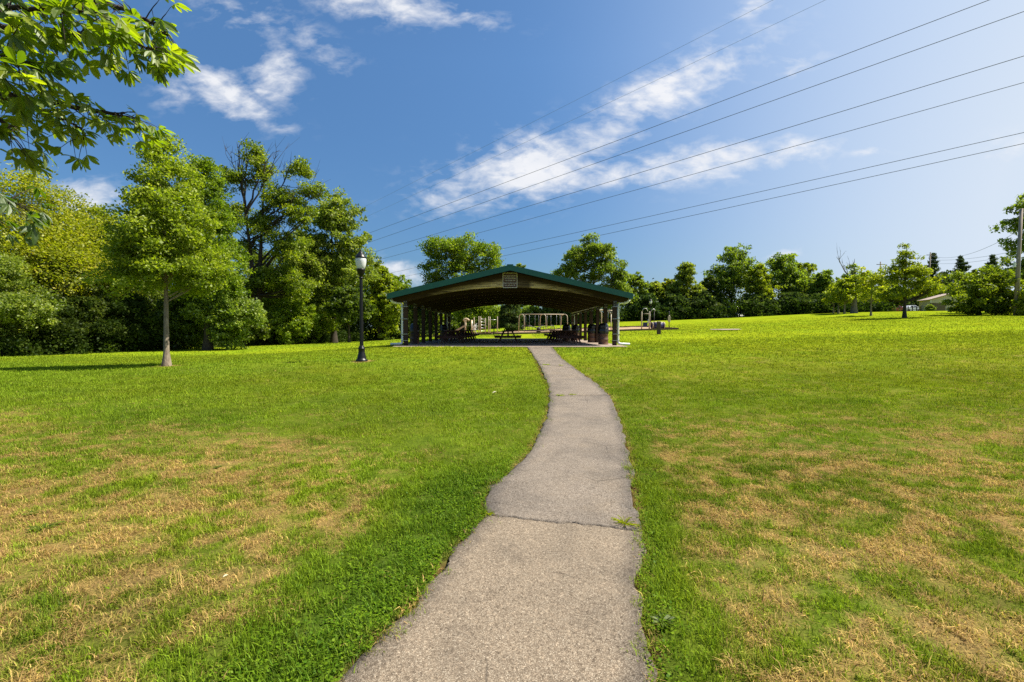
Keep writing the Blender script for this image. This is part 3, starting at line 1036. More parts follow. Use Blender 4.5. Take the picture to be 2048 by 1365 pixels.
# the big open tree with dead top branches
f = foot(515, 47)
Z = lambda py: top_z(py, 47) - f[2]
X = lambda px: (px - 515) / F * 47
tree('half_dead_tree', 'tall open tree with a dark forked trunk and dead bare branches at its top', f,
     [(X(470), 0, Z(360), 1.7, 1.7, 1.6), (X(520), 1, Z(330), 1.3, 1.3, 1.5), (X(507), .5, Z(300), .8, .8, .9), (X(600), 0, Z(340), 1.2, 1.2, .75), (X(622), 0, Z(382), 1.2, 1.2, .9),
      (X(560), 0, Z(400), 1.9, 1.9, 1.5), (X(610), 0, Z(430), 1.9, 1.9, 1.5), (X(465), -.5, Z(430), 1.7, 1.7, 1.7), (X(520), 0, Z(450), 2.0, 2.0, 1.4), (X(480), 0, Z(500), 1.9, 1.9, 1.4),
      (X(580), 0, Z(490), 2.2, 2.2, 1.5), (X(550), 0, Z(560), 2.2, 2.0, 1.3), (X(480), 0, Z(580), 1.8, 1.8, 1.3), (X(600), 0, Z(570), 2.0, 2.0, 1.3)],
     M['leaf_mid'], M['bark_dark'], 380, 46000, .21, .45, .42, 5.2, 210, group=LW, limbs=46, top=Z(330), limb_r=.45, shell=.25, multi=2, tintbias=.05,
     dead=[(X(480), 0, Z(285), Z(420), .12), (X(455), 0, Z(290), Z(400), .08), (X(540), .5, Z(310), Z(430), .11), (X(562), 0, Z(308), Z(430), .10), (X(500), 0, Z(295), Z(420), .1),
           (X(650), 0, Z(370), Z(490), .12), (X(658), 0, Z(382), Z(500), .1), (X(590), 0, Z(335), Z(470), .13)])

crown_tree('woodland_tree', 'dense rounded tree of big pale leaves standing behind the street lamp', 668, 54, 385, 165, M['leaf_pale'], M['bark_dark'], 211, 26000, group=LW, base_h=.16, lsize=.28, tintbias=-.02)
crown_tree('woodland_tree', 'green tree filling the gap between the half dead tree and the lamp tree', 600, 60, 455, 130, M['leaf_mid'], M['bark_dark'], 212, 20000, group=LW, base_h=.05)
crown_tree('small_tree', 'small dark crowned tree beside the lamp post on the woods edge', 698, 50, 575, 105, M['leaf_dark'], M['bark_dark'], 213, 12000, group=LW, base_h=.34, trunk_r=.14)
crown_tree('woodland_tree', 'yellowing tree between the lamp post and the pavilion', 758, 66, 528, 95, M['leaf_yellow'], M['bark_dark'], 214, 18000, group=LW, base_h=.05)
crown_tree('woodland_tree', 'mid green tree rising over the left roof end of the pavilion', 800, 80, 552, 90, M['leaf_mid'], M['bark_dark'], 215, 14000, group=LW, base_h=.05)
crown_tree('woodland_tree', 'dark tree low behind the left posts of the pavilion', 838, 78, 590, 90, M['leaf_dark'], M['bark_dark'], 216, 12000, group=LW, base_h=.03)
crown_tree('small_tree', 'short bright leafy tree at the foot of the half dead tree, right of its trunk', 572, 48.5, 585, 120, M['leaf_mid'], M['bark_dark'], 217, 13000, group=LW, base_h=.0, tintbias=.1)
crown_tree('small_tree', 'short leafy tree low between the half dead tree and the lamp tree', 628, 53, 600, 100, M['leaf_mid'], M['bark_dark'], 218, 11000, group=LW, base_h=.0, tintbias=.08)
crown_tree('small_tree', 'short dark leafed tree at the foot of the half dead tree, left of its trunk', 490, 44.5, 600, 90, M['leaf_dark'], M['bark_dark'], 219, 11000, group=LW, base_h=.0, tintbias=.06)
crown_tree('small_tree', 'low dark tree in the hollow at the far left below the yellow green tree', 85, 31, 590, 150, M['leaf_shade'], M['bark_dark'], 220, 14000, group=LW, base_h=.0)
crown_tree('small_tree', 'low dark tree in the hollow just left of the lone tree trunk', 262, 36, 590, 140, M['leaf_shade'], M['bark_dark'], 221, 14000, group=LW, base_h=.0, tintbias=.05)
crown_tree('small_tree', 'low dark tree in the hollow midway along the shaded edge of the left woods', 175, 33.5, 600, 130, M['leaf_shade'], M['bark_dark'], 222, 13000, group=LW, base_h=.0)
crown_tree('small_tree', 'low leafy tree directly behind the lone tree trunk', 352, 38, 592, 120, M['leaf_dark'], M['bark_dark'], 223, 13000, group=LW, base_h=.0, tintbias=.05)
# deeper rank that closes the gaps between those in front
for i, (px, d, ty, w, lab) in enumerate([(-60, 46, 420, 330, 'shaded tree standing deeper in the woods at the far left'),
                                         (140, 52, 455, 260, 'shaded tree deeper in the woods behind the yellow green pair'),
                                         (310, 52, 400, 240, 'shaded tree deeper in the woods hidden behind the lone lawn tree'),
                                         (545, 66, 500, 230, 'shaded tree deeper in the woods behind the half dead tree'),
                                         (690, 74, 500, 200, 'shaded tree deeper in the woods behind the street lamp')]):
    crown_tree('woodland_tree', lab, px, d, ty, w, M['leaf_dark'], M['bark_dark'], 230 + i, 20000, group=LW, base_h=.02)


def thicket(name, label, spots, leaf, nper, lsize, seed, width, height, tint0=0):
    rng = np.random.default_rng(seed)
    pos, tint = [], []
    for (px, d) in spots:
        x = (px - CX) / F * d
        z = z1(x, d)
        kh, kw = rng.uniform(.45, 1.25), rng.uniform(.7, 1.25)
        for c in range(26):
            u = rng.normal(0, 1, 3); u /= np.linalg.norm(u); u[2] = abs(u[2])
            q = np.array([x, d, z + .1]) + u * np.array([width * kw, width * kw, height * kh]) * rng.uniform(.45, 1.0) * rng.uniform(.75, 1.2)
            n = nper // 26
            o = rng.normal(0, 1, (n, 3)) * width * .19
            p = q + o
            p[:, 2] = np.maximum(p[:, 2], zg(p[:, 0], p[:, 1]) + .03)
            pos.append(p); tint.append(np.clip(.2 + .4 * rng.random() + rng.normal(0, .16, n) + tint0, 0, 1))
    P, Fq = leaf_mesh(np.concatenate(pos), lsize, rng, .55, .2)
    o = mesh_np(name, P, [Fq], leaf, None, {'tint': ('FACE', 'FLOAT', np.concatenate(tint))})
    return tag(o, label, 'undergrowth', kind='stuff')


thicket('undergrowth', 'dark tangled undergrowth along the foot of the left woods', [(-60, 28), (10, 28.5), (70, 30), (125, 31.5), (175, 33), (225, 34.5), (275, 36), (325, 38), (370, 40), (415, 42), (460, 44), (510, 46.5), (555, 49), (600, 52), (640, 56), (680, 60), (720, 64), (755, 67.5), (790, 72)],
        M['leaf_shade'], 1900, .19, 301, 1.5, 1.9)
thicket('undergrowth', 'sunlit leafy undergrowth at the mown edge of the left woods', [(215, 35), (275, 36.5), (398, 40), (452, 42.5), (560, 49), (612, 52), (770, 66)],
        M['leaf_dark'], 620, .18, 302, .9, 1.1, .1)
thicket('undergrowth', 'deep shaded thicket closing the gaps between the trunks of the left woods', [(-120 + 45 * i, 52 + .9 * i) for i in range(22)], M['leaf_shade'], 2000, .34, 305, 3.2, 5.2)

# --- trees behind the pavilion
f = foot(925, 74)
Z = lambda py: top_z(py, 74) - f[2]
X = lambda px: (px - 925) / F * 74
tree('broad_tree', 'broad dark green tree rising behind the left half of the pavilion roof', f,
     [(X(885), 0, Z(500), 3.0, 3, 2.0), (X(930), 0, Z(495), 3.2, 3, 1.9), (X(975), 0, Z(515), 2.6, 3, 2.0), (X(870), 0, Z(545), 2.3, 2.5, 2.0), (X(985), 0, Z(545), 2.0, 2.4, 1.9), (X(925), 0, Z(550), 3.5, 3.2, 2.2), (X(922), 0, Z(522), 2.4, 2.4, 1.6), 
      (X(880), 0, Z(580), 2.6, 2.6, 2.0), (X(950), 0, Z(590), 3.5, 3, 2.2), (X(985), -1, Z(625), 3.0, 2.5, 1.6), (X(945), -1, Z(625), 2.6, 2.5, 1.3)],
     M['leaf_mid'], M['bark_dark'], 320, 36000, .32, .65, .34, 4.5, 401, limbs=40, top=Z(500), shell=.4)
f = foot(1186, 86)
Z = lambda py: top_z(py, 86) - f[2]
X = lambda px: (px - 1186) / F * 86
tree('broad_tree', 'pale leaved tree with light branches behind the right half of the pavilion roof', f,
     [(X(1180), 0, Z(495), 2.6, 2.6, 1.9), (X(1212), 0, Z(505), 2.4, 2.4, 2.0), (X(1150), 0, Z(520), 2.4, 2.4, 1.7), (X(1135), 0, Z(545), 2.2, 2.4, 1.5), (X(1235), 0, Z(545), 2.4, 2.4, 1.9), (X(1190), 0, Z(540), 3.4, 3, 2.4),
      (X(1160), 0, Z(580), 3.0, 3, 2.2), (X(1230), 0, Z(585), 3.0, 3, 2.4), (X(1195), 0, Z(610), 3.0, 3, 2.2)],
     M['leaf_pale'], M['bark_dead'], 300, 32000, .36, .62, .30, 4.5, 402, limbs=44, top=Z(500), shell=.35, tintbias=-.05, limb_r=.5)
crown_tree('distant_tree', 'treetop just showing over the roof ridge right of the sign', 1038, 100, 526, 55, M['leaf_far'], M['bark_dark'], 403, 7000, base_h=.1)
for i, (px, ty, w, mt, lab) in enumerate([(872, 600, 80, 'leaf_mid', 'bushy tree seen between the left posts of the pavilion'),
                                          (912, 612, 70, 'leaf_pale', 'sunlit bushy tree behind the playground slide'),
                                          (975, 608, 70, 'leaf_yellow', 'yellow green bushy tree behind the climbing frame'),
                                          (1062, 612, 75, 'leaf_pale', 'pale bushy tree behind the left half of the swing set'),
                                          (1105, 606, 80, 'leaf_dark', 'dark bushy tree behind the right half of the swing set'),
                                          (1150, 608, 70, 'leaf_dark', 'dark bushy tree seen between the right posts of the pavilion')]):
    crown_tree('bushy_tree', lab, px, 88, ty, w, M[mt], M['bark_dark'], 410 + i, 9000, base_h=.0)
# weeping dark evergreen seen through the pavilion
f = foot(1020, 66)
tree('evergreen_tree', 'dark blue green drooping evergreen seen through the middle of the pavilion', f,
     [(0, 0, 1.2, 1.7, 1.7, 1.2), (0, 0, 2.6, 1.45, 1.4, 1.2), (0, 0, 4.0, 1.0, 1.0, 1.2), (0, 0, 5.3, .55, .55, 1.0)], M['leaf_blue'], M['bark_dark'], 120, 11000, .3, .36, .15, .4, 420, limbs=16, droop=1.2, up=.2)

# --- the wood line on the right
RW = 'trees of the wood line on the right'
right = [(1268, 545, 62, 'leaf_far', 'narrow pointed tree at the left end of the right wood line', .05),
         (1304, 562, 62, 'leaf_far', 'round topped tree right of the pavilion eave in the wood line', .03),
         (1335, 556, 52, 'leaf_yellow', 'yellow tinged tree behind the playground tower', .02),
         (1374, 524, 82, 'leaf_far', 'spire topped green tree left of the tallest wood line tree', .02),
         (1418, 552, 60, 'leaf_dark', 'darker shorter tree tucked beside the tallest wood line tree', .02),
         (1462, 494, 112, 'leaf_far', 'tallest tree of the right wood line with an open rounded crown', .25),
         (1515, 530, 66, 'leaf_yellow', 'yellow green tree right of the tallest wood line tree', .05),
         (1566, 508, 105, 'leaf_far', 'wide open crowned tree under the small cloud', .22),
         (1608, 522, 76, 'leaf_yellow', 'golden green tree right of the wide open crowned tree', .1),
         (1648, 540, 72, 'leaf_far', 'flat topped tree left of the bare branched tree', .03),
         (1690, 556, 66, 'leaf_far', 'tree directly behind the bare branched tree', .03),
         (1728, 548, 70, 'leaf_mid', 'tree behind the small yellow lawn tree', .05),
         (1775, 560, 66, 'leaf_dark', 'dark tree behind the young tree on the rise', .05)]
for i, (px, ty, w, mt, lab, bh) in enumerate(right):
    crown_tree('wood_line_tree', lab, px, 94 + (i % 3) * 3, ty, w, M[mt], M['bark_dark'], 500 + i, 15000 if w > 75 else 12000, group=RW, base_h=bh, lsize=.42, limbs=26, shell=.42)
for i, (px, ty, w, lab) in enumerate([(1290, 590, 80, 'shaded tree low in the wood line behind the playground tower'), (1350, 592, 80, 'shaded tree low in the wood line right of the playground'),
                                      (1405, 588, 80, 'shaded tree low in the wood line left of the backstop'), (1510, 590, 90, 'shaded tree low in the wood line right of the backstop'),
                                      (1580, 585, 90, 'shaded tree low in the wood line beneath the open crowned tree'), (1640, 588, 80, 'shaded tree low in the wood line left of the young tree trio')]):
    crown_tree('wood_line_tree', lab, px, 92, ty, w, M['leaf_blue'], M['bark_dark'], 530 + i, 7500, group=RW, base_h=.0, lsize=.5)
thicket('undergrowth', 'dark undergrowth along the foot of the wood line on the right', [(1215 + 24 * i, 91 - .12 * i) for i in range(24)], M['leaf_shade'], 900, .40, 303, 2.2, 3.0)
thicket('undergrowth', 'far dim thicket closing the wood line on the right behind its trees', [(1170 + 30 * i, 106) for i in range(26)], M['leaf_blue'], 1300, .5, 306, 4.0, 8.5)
thicket('undergrowth', 'dark undergrowth seen beyond the playground through the pavilion', [(850 + 22 * i, 86) for i in range(16)], M['leaf_dark'], 800, .42, 304, 2.0, 2.2)

# --- trees on the rise
f = foot(1707, 75)
Z = lambda py: top_z(py, 75) - f[2]
X = lambda px: (px - 1707) / F * 75
tree('bare_branched_tree', 'old thick trunked tree with bare dead branches above a thin crown', f,
     [(X(1695), 0, Z(560), 1.4, 1.4, 1.0), (X(1715), 0, Z(555), 1.6, 1.5, 1.3), (X(1700), 0, Z(585), 1.8, 1.6, 1.0), (X(1725), 0, Z(580), 1.3, 1.3, 1.0), (X(1702), 0, Z(535), .5, .5, .5)],
     M['leaf_mid'], M['bark_dead'], 70, 3800, .36, .42, .44, 2.6, 601, limbs=16, top=Z(545), flare=1.35, tintbias=.1,
     dead=[(X(1670), 0, Z(514), Z(575), .15), (X(1706), 0, Z(518), Z(575), .13), (X(1696), 0, Z(528), Z(575), .12)])
YT = 'young trees on the rise'
for i, (px, d, ty, cb, w, mt, lab) in enumerate([(1666, 79, 566, 606, 34, 'leaf_yellow', 'slim yellow tree, leftmost of the young trio'),
                                                 (1676, 77, 560, 608, 36, 'leaf_mid', 'slim pale trunked tree in the middle of the young trio'),
                                                 (1688, 74, 562, 604, 44, 'leaf_yellow', 'yellow green tree of the young trio nearest the thick dead trunk'),
                                                 (1741, 66, 536, 604, 58, 'leaf_yellow', 'bright yellow young tree between the dead trunk and the young tree on the rise')]):
    f = foot(px, d)
    k = d / F
    z0, z1_ = top_z(cb, d) - f[2], top_z(ty, d) - f[2]
    rx = w * k / 2
    tree('young_tree', lab, f, [(0, 0, z0 + (z1_ - z0) * .35, rx, rx, (z1_ - z0) * .38), (0, 0, z0 + (z1_ - z0) * .7, rx * .7, rx * .7, (z1_ - z0) * .32)],
         M[mt], M['bark_grey'], 70, 3000, .27, .28, .13, z0 * .9, 610 + i, group=YT, limbs=16, top=z1_ * .85, tintbias=.12)
f = foot(1808, 56)
Z = lambda py: top_z(py, 56) - f[2]
X = lambda px: (px - 1808) / F * 56
tree('young_tree', 'young pyramidal tree standing alone on the rise at the right', f,
     [(X(1806), 0, Z(497), .45, .45, .7), (X(1807), 0, Z(518), 1.15, 1.15, 1.0), (X(1808), 0, Z(538), 1.6, 1.6, 1.0), (X(1838), 0, Z(540), 1.0, 1.0, 1.0), (X(1785), 0, Z(548), 1.6, 1.6, 1.3), (X(1825), 0, Z(560), 2.3, 2.2, 1.3), (X(1850), 0, Z(580), 2.0, 2, .9),
      (X(1785), 0, Z(585), 2.2, 2, 1.0), (X(1872), 0, Z(575), .9, .9, .6)],
     M['leaf_yellow'], M['bark_dark'], 250, 10500, .24, .30, .20, Z(605), 620, limbs=34, top=Z(500), shell=.3, flare=1.5, group=YT)


def conifer(label, px, d, toppy, wpx, seed):
    rng = np.random.default_rng(seed)
    f = foot(px, d)
    H = top_z(toppy, d) - f[2]
    rw = wpx / F * d / 2
    root = empty('conifer', f, label, 'conifer', 0, 'dark conifers beyond the shed')
    pos, wd = [], NP()
    wd.add(*tube_np(np.stack([np.zeros(8), np.zeros(8), np.linspace(-.1, H, 8)], 1), np.linspace(.22, .02, 8), 8))
    for t in np.linspace(.05, .97, 26):
        r = rw * (1 - t) ** .85 * (1.25 if int(t * 26) % 2 else .75) + .08
        for b in range(7):
            a = rng.random() * 6.28
            rr = r * rng.uniform(.7, 1.15)
            e = np.array([math.cos(a) * rr, math.sin(a) * rr, t * H + rr * .42])
            s = np.array([0, 0, t * H])
            wd.add(*tube_np(bez(s, (s + e) / 2 - np.array([0, 0, .12 * rr]), e, 4), np.linspace(.05, .015, 4), 4))
            n = int(26 + rr * 16)
            q = rng.random(n)[:, None] ** .7
            pos.append(s + (e - s) * q + rng.normal(0, .13, (n, 3)))
    pos = np.concatenate(pos)
    P, Fq = leaf_mesh(pos, .42, rng, .4, .5, .4)
    mesh_np('crown', P, [Fq], M['leaf_blue'], root, {'tint': ('FACE', 'FLOAT', np.clip(rng.normal(.4, .2, len(pos)), 0, 1))})
    wd.build('trunk', M['bark_dark'], root)


for i, (px, ty, w, lab) in enumerate([(1863, 506, 52, 'slender conifer just right of the young pyramidal tree'), (1888, 545, 60, 'low conifer above the shed roof'), (1917, 512, 72, 'symmetrical conifer standing clear above the big bush'),
                                      (1945, 540, 60, 'short conifer between the two clear conifer tops'), (1980, 510, 70, 'conifer top with spread branches above the big bush'), (1838, 560, 60, 'low dark conifer behind the young pyramidal tree')]):
    conifer(lab, px, 108, ty, w, 640 + i)

f = foot(1957, 60)
X = lambda px: (px - 1957) / F * 60
Z = lambda py: top_z(py, 60) - f[2]
tree('large_bush', 'huge rounded bush beside the utility pole', f,
     [(X(1935), 0, Z(570), 2.4, 2.4, 1.9), (X(1975), 0, Z(560), 2.4, 2.4, 2.3), (X(2005), 0, Z(570), 2.0, 2, 2.3), (X(1915), -.5, Z(605), 2.0, 2.2, 1.6), (X(1960), -.6, Z(605), 2.8, 2.6, 1.7), (X(2005), -.5, Z(605), 2.0, 2.2, 1.8)],
     M['leaf_mid'], M['bark_dark'], 230, 22000, .27, .42, .2, .5, 660, cat='bush', limbs=20, cropname='foliage')
f = foot(2062, 66)
X = lambda px: (px - 2062) / F * 66
Z = lambda py: top_z(py, 66) - f[2]
tree('feathery_tree', 'tall feathery tree at the right picture edge behind the utility pole', f,
     [(X(2045), 0, Z(410), 1.8, 1.8, 1.2), (X(2075), 0, Z(395), 2, 2, 1.3), (X(2030), 0, Z(445), 2.0, 2, 1.0), (X(2070), 0, Z(450), 3, 2.6, 2.2), (X(2028), 0, Z(490), 1.6, 1.8, 1.1), (X(2060), 0, Z(510), 2.8, 2.6, 2.2),
      (X(2035), 0, Z(545), 2.2, 2.2, 1.8), (X(2080), 0, Z(570), 3, 3, 2.4)],
     M['leaf_pale'], M['bark_dark'], 190, 13000, .36, .5, .26, 2.4, 661, limbs=36, top=Z(420), shell=.3)
f = foot(2068, 56)
tree('large_bush', 'yellow green bush at the right picture edge in front of the utility pole foot', f,
     [(0, 0, 1.6, 1.8, 1.8, 1.5), (-.8, 0, 1.1, 1.3, 1.3, 1.1), (.4, 0, 3.0, 1.4, 1.4, 1.3)], M['leaf_yellow'], M['bark_dark'], 90, 7500, .26, .36, .12, .4, 662, cat='bush', limbs=12, cropname='foliage')
f = foot(1858, 84)
tree('small_bush', 'small pale bush at the corner of the board fence by the shed', f, [(0, 0, .55, .75, .75, .55)], M['leaf_pale'], M['bark_dark'], 30, 1600, .26, .2, .05, .1, 663, cat='bush', limbs=6, cropname='foliage')


# ------------------------------------------------------------------ the near branches hanging in from the left
def leaflet_outline(L, W, teeth=8):
    """half outline points (along, out) of a toothed leaflet widest beyond its middle"""
    pts = [(0, 0)]
    for i in range(teeth):
        t = (i + 1) / (teeth + 1)
        w = W / 2 * (math.sin(math.pi * t ** 1.25)) ** .85
        pts.append((t * L, w * .86))
        pts.append(((t + .035) * L, w * 1.04))
    pts.append((L, 0))
    return pts


def near_tree():
    rng = np.random.default_rng(77)
    root = empty('chestnut_tree', (-7.2, 3.6, z1(-7.2, 3.6) - .05), 'near tree at the left whose toothed leaves hang into the top corner of the view', 'tree')
    o0 = np.array(root.location)
    wd = NP()
    Hs = 7.0
    t = np.linspace(0, 1, 12)
    tp = np.stack([.25 * t, .1 * np.sin(3 * t), t * Hs], 1)
    wd.add(*tube_np(tp, .20 * (1 - .75 * t) * (1 + .7 * np.exp(-t * 18)), 14))
    V, Fc, tint = [], [], []
    nv = 0

    def leaflet(base, d, nrm, L, W, tn):
        nonlocal nv
        d = d / np.linalg.norm(d)
        nrm = nrm - d * nrm.dot(d); nrm /= np.linalg.norm(nrm) + 1e-9
        s = np.cross(d, nrm)
        pts = leaflet_outline(L, W)
        bend = rng.uniform(.05, .30)
        mid = [base + d * (k * L) - nrm * (bend * L * k * k) for k in np.linspace(0, 1, 4)]
        for side in (-1, 1):
            ids = []
            for (a, o) in pts:
                k = a / L
                p = base + d * a - nrm * (bend * L * k * k) + s * side * o + nrm * o * .28
                V.append(p); ids.append(nv); nv += 1
            for k in (.66, .33):
                V.append(base + d * (k * L) - nrm * (bend * L * k * k)); ids.append(nv); nv += 1
            Fc.append(ids if side > 0 else ids[::-1]); tint.append(tn)

    def whorl(p, axis, size, dark=False):
        """palm of five to seven leaflets hanging off a stalk end"""
        st = p + axis * rng.uniform(.05, .12) + np.array([0, 0, -.02])
        wd.add(*tube_np(np.stack([p, (p + st) / 2 + [0, 0, .008], st]), [.0022, .002, .0016], 4))
        nrm = np.array([rng.normal(0, .45), rng.normal(0, .45), 1.0]); nrm /= np.linalg.norm(nrm)
        e1 = axis - nrm * axis.dot(nrm); e1 /= np.linalg.norm(e1) + 1e-9
        e2 = np.cross(nrm, e1)
        k = rng.integers(5, 7)
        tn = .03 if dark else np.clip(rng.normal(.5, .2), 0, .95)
        for i in range(k):
            a = (i - (k - 1) / 2) * rng.uniform(.52, .66)
            d = e1 * math.cos(a) + e2 * math.sin(a) - nrm * rng.uniform(.25, .75) * (1 if True else 0) + rng.normal(0, .1, 3)
            L = size * (1 - .10 * abs(i - (k - 1) / 2)) * rng.uniform(.85, 1.1)
            leaflet(st, d, nrm + rng.normal(0, .3, 3), L, L * rng.uniform(.28, .36), np.clip(tn + rng.normal(0, .1), 0, .97))

    def limb(pxs, r0, dens, size, start, dark=False):
        pts = [at(*q) - o0 for q in pxs]
        path = [np.array(start, float)] + pts
        P = np.array([catmull(np.array(path), u) for u in np.linspace(0, len(path) - 1, 14 * (len(path) - 1))])
        P[1:-1] += rng.normal(0, .006, (len(P) - 2, 3))
        wd.add(*tube_np(P, np.linspace(r0, .004, len(P)), 7))
        lo = 14
        cnt = int(dens)
        for q in range(cnt):
            i = int(lo + (len(P) - 1 - lo) * (q + rng.random()) / cnt)
            i = min(i, len(P) - 2)
            fw = P[i + 1] - P[i - 1]; fw /= np.linalg.norm(fw)
            side = np.array([rng.normal(0, .55), rng.normal(0, .7), rng.normal(-.15, .5)])
            ax = fw * .7 + side; ax /= np.linalg.norm(ax)
            tl = rng.uniform(.05, .36) * (1 - .72 * (i - lo) / (len(P) - lo))
            e = P[i] + ax * tl
            wd.add(*tube_np(bez(P[i], (P[i] + e) / 2 + np.array([0, 0, .02]), e, 4), np.linspace(.005, .0026, 4), 5))
            whorl(e, ax, size * rng.uniform(.8, 1.15), dark)
            if tl > .16:
                whorl(P[i] + ax * tl * .55, ax * .5 + rng.normal(0, .6, 3), size * rng.uniform(.7, 1.0), dark)
        whorl(P[-1], fw, size, dark)

    S = [tp[6], tp[7], tp[5], tp[4]]
    limb([(-160, -60, 3.9), (60, -20, 3.7), (220, 10, 3.6), (310, 50, 3.55), (332, 70, 3.55)], .04, 66, .128, S[1])
    limb([(-160, 40, 3.6), (30, 62, 3.4), (150, 68, 3.3), (240, 80, 3.3), (312, 100, 3.3)], .045, 70, .124, S[0])
    limb([(-160, -30, 3.1), (0, 10, 3.0), (110, 20, 3.0), (200, 30, 3.0)], .03, 40, .145, S[1])
    limb([(-160, 100, 3.0), (-20, 105, 2.9), (50, 130, 2.85)], .03, 38, .145, S[0])
    limb([(-160, 150, 3.7), (20, 190, 3.5), (140, 212, 3.45), (215, 226, 3.4), (262, 238, 3.4)], .04, 64, .108, S[2])
    limb([(-100, 190, 3.5), (60, 215, 3.5), (150, 250, 3.5), (172, 272, 3.5)], .022, 18, .12, S[2])
    limb([(-160, 200, 3.2), (-10, 235, 3.1), (25, 275, 3.1)], .025, 22, .13, S[2])
    limb([(-160, 385, 2.9), (-30, 400, 2.8), (30, 405, 2.8)], .02, 26, .095, S[3], True)  # low limb: leaves tinted dark, standing in for the shade on them
    # the rest of its crown, out of the picture to the left and above
    for q in range(16):
        a = rng.uniform(1.2, 5.2)
        i = int(rng.integers(5, 11))
        e = tp[i] + np.array([math.cos(a) * 2.6, math.sin(a) * 2.4, rng.uniform(.2, 1.8)])
        if e[0] > 1.2: continue
        P = bez(tp[i], (tp[i] + e) / 2 + np.array([0, 0, .3]), e, 10)
        wd.add(*tube_np(P, np.linspace(.05, .008, 10), 6))
        for w in range(14):
            j = int(rng.integers(4, 10))
            ax = rng.normal(0, 1, 3); ax /= np.linalg.norm(ax)
            whorl(P[j] + ax * .2, ax, .16)
    wd.build('trunk', M['bark_dark'], root)
    me = bpy.data.meshes.new('crown')
    me.from_pydata([tuple(p) for p in V], [], Fc)
    a = me.attributes.new('tint', 'FLOAT', 'FACE'); a.data.foreach_set('value', np.array(tint, np.float32))
    me.update(); me.materials.append(M['leaf_near'])
    link(bpy.data.objects.new('crown', me), root)


near_tree()

# ------------------------------------------------------------------ the pavilion
PX0 = -.10
DF = 25.0
FLOOR = .69
NPOST, STEP = 8, 2.49
HALF = 5.73
RIDGE, EAVE, RHALF = 4.99, 3.47, 6.52
RY0, RY1 = 24.3, 43.1
SL = (RIDGE - EAVE) / RHALF


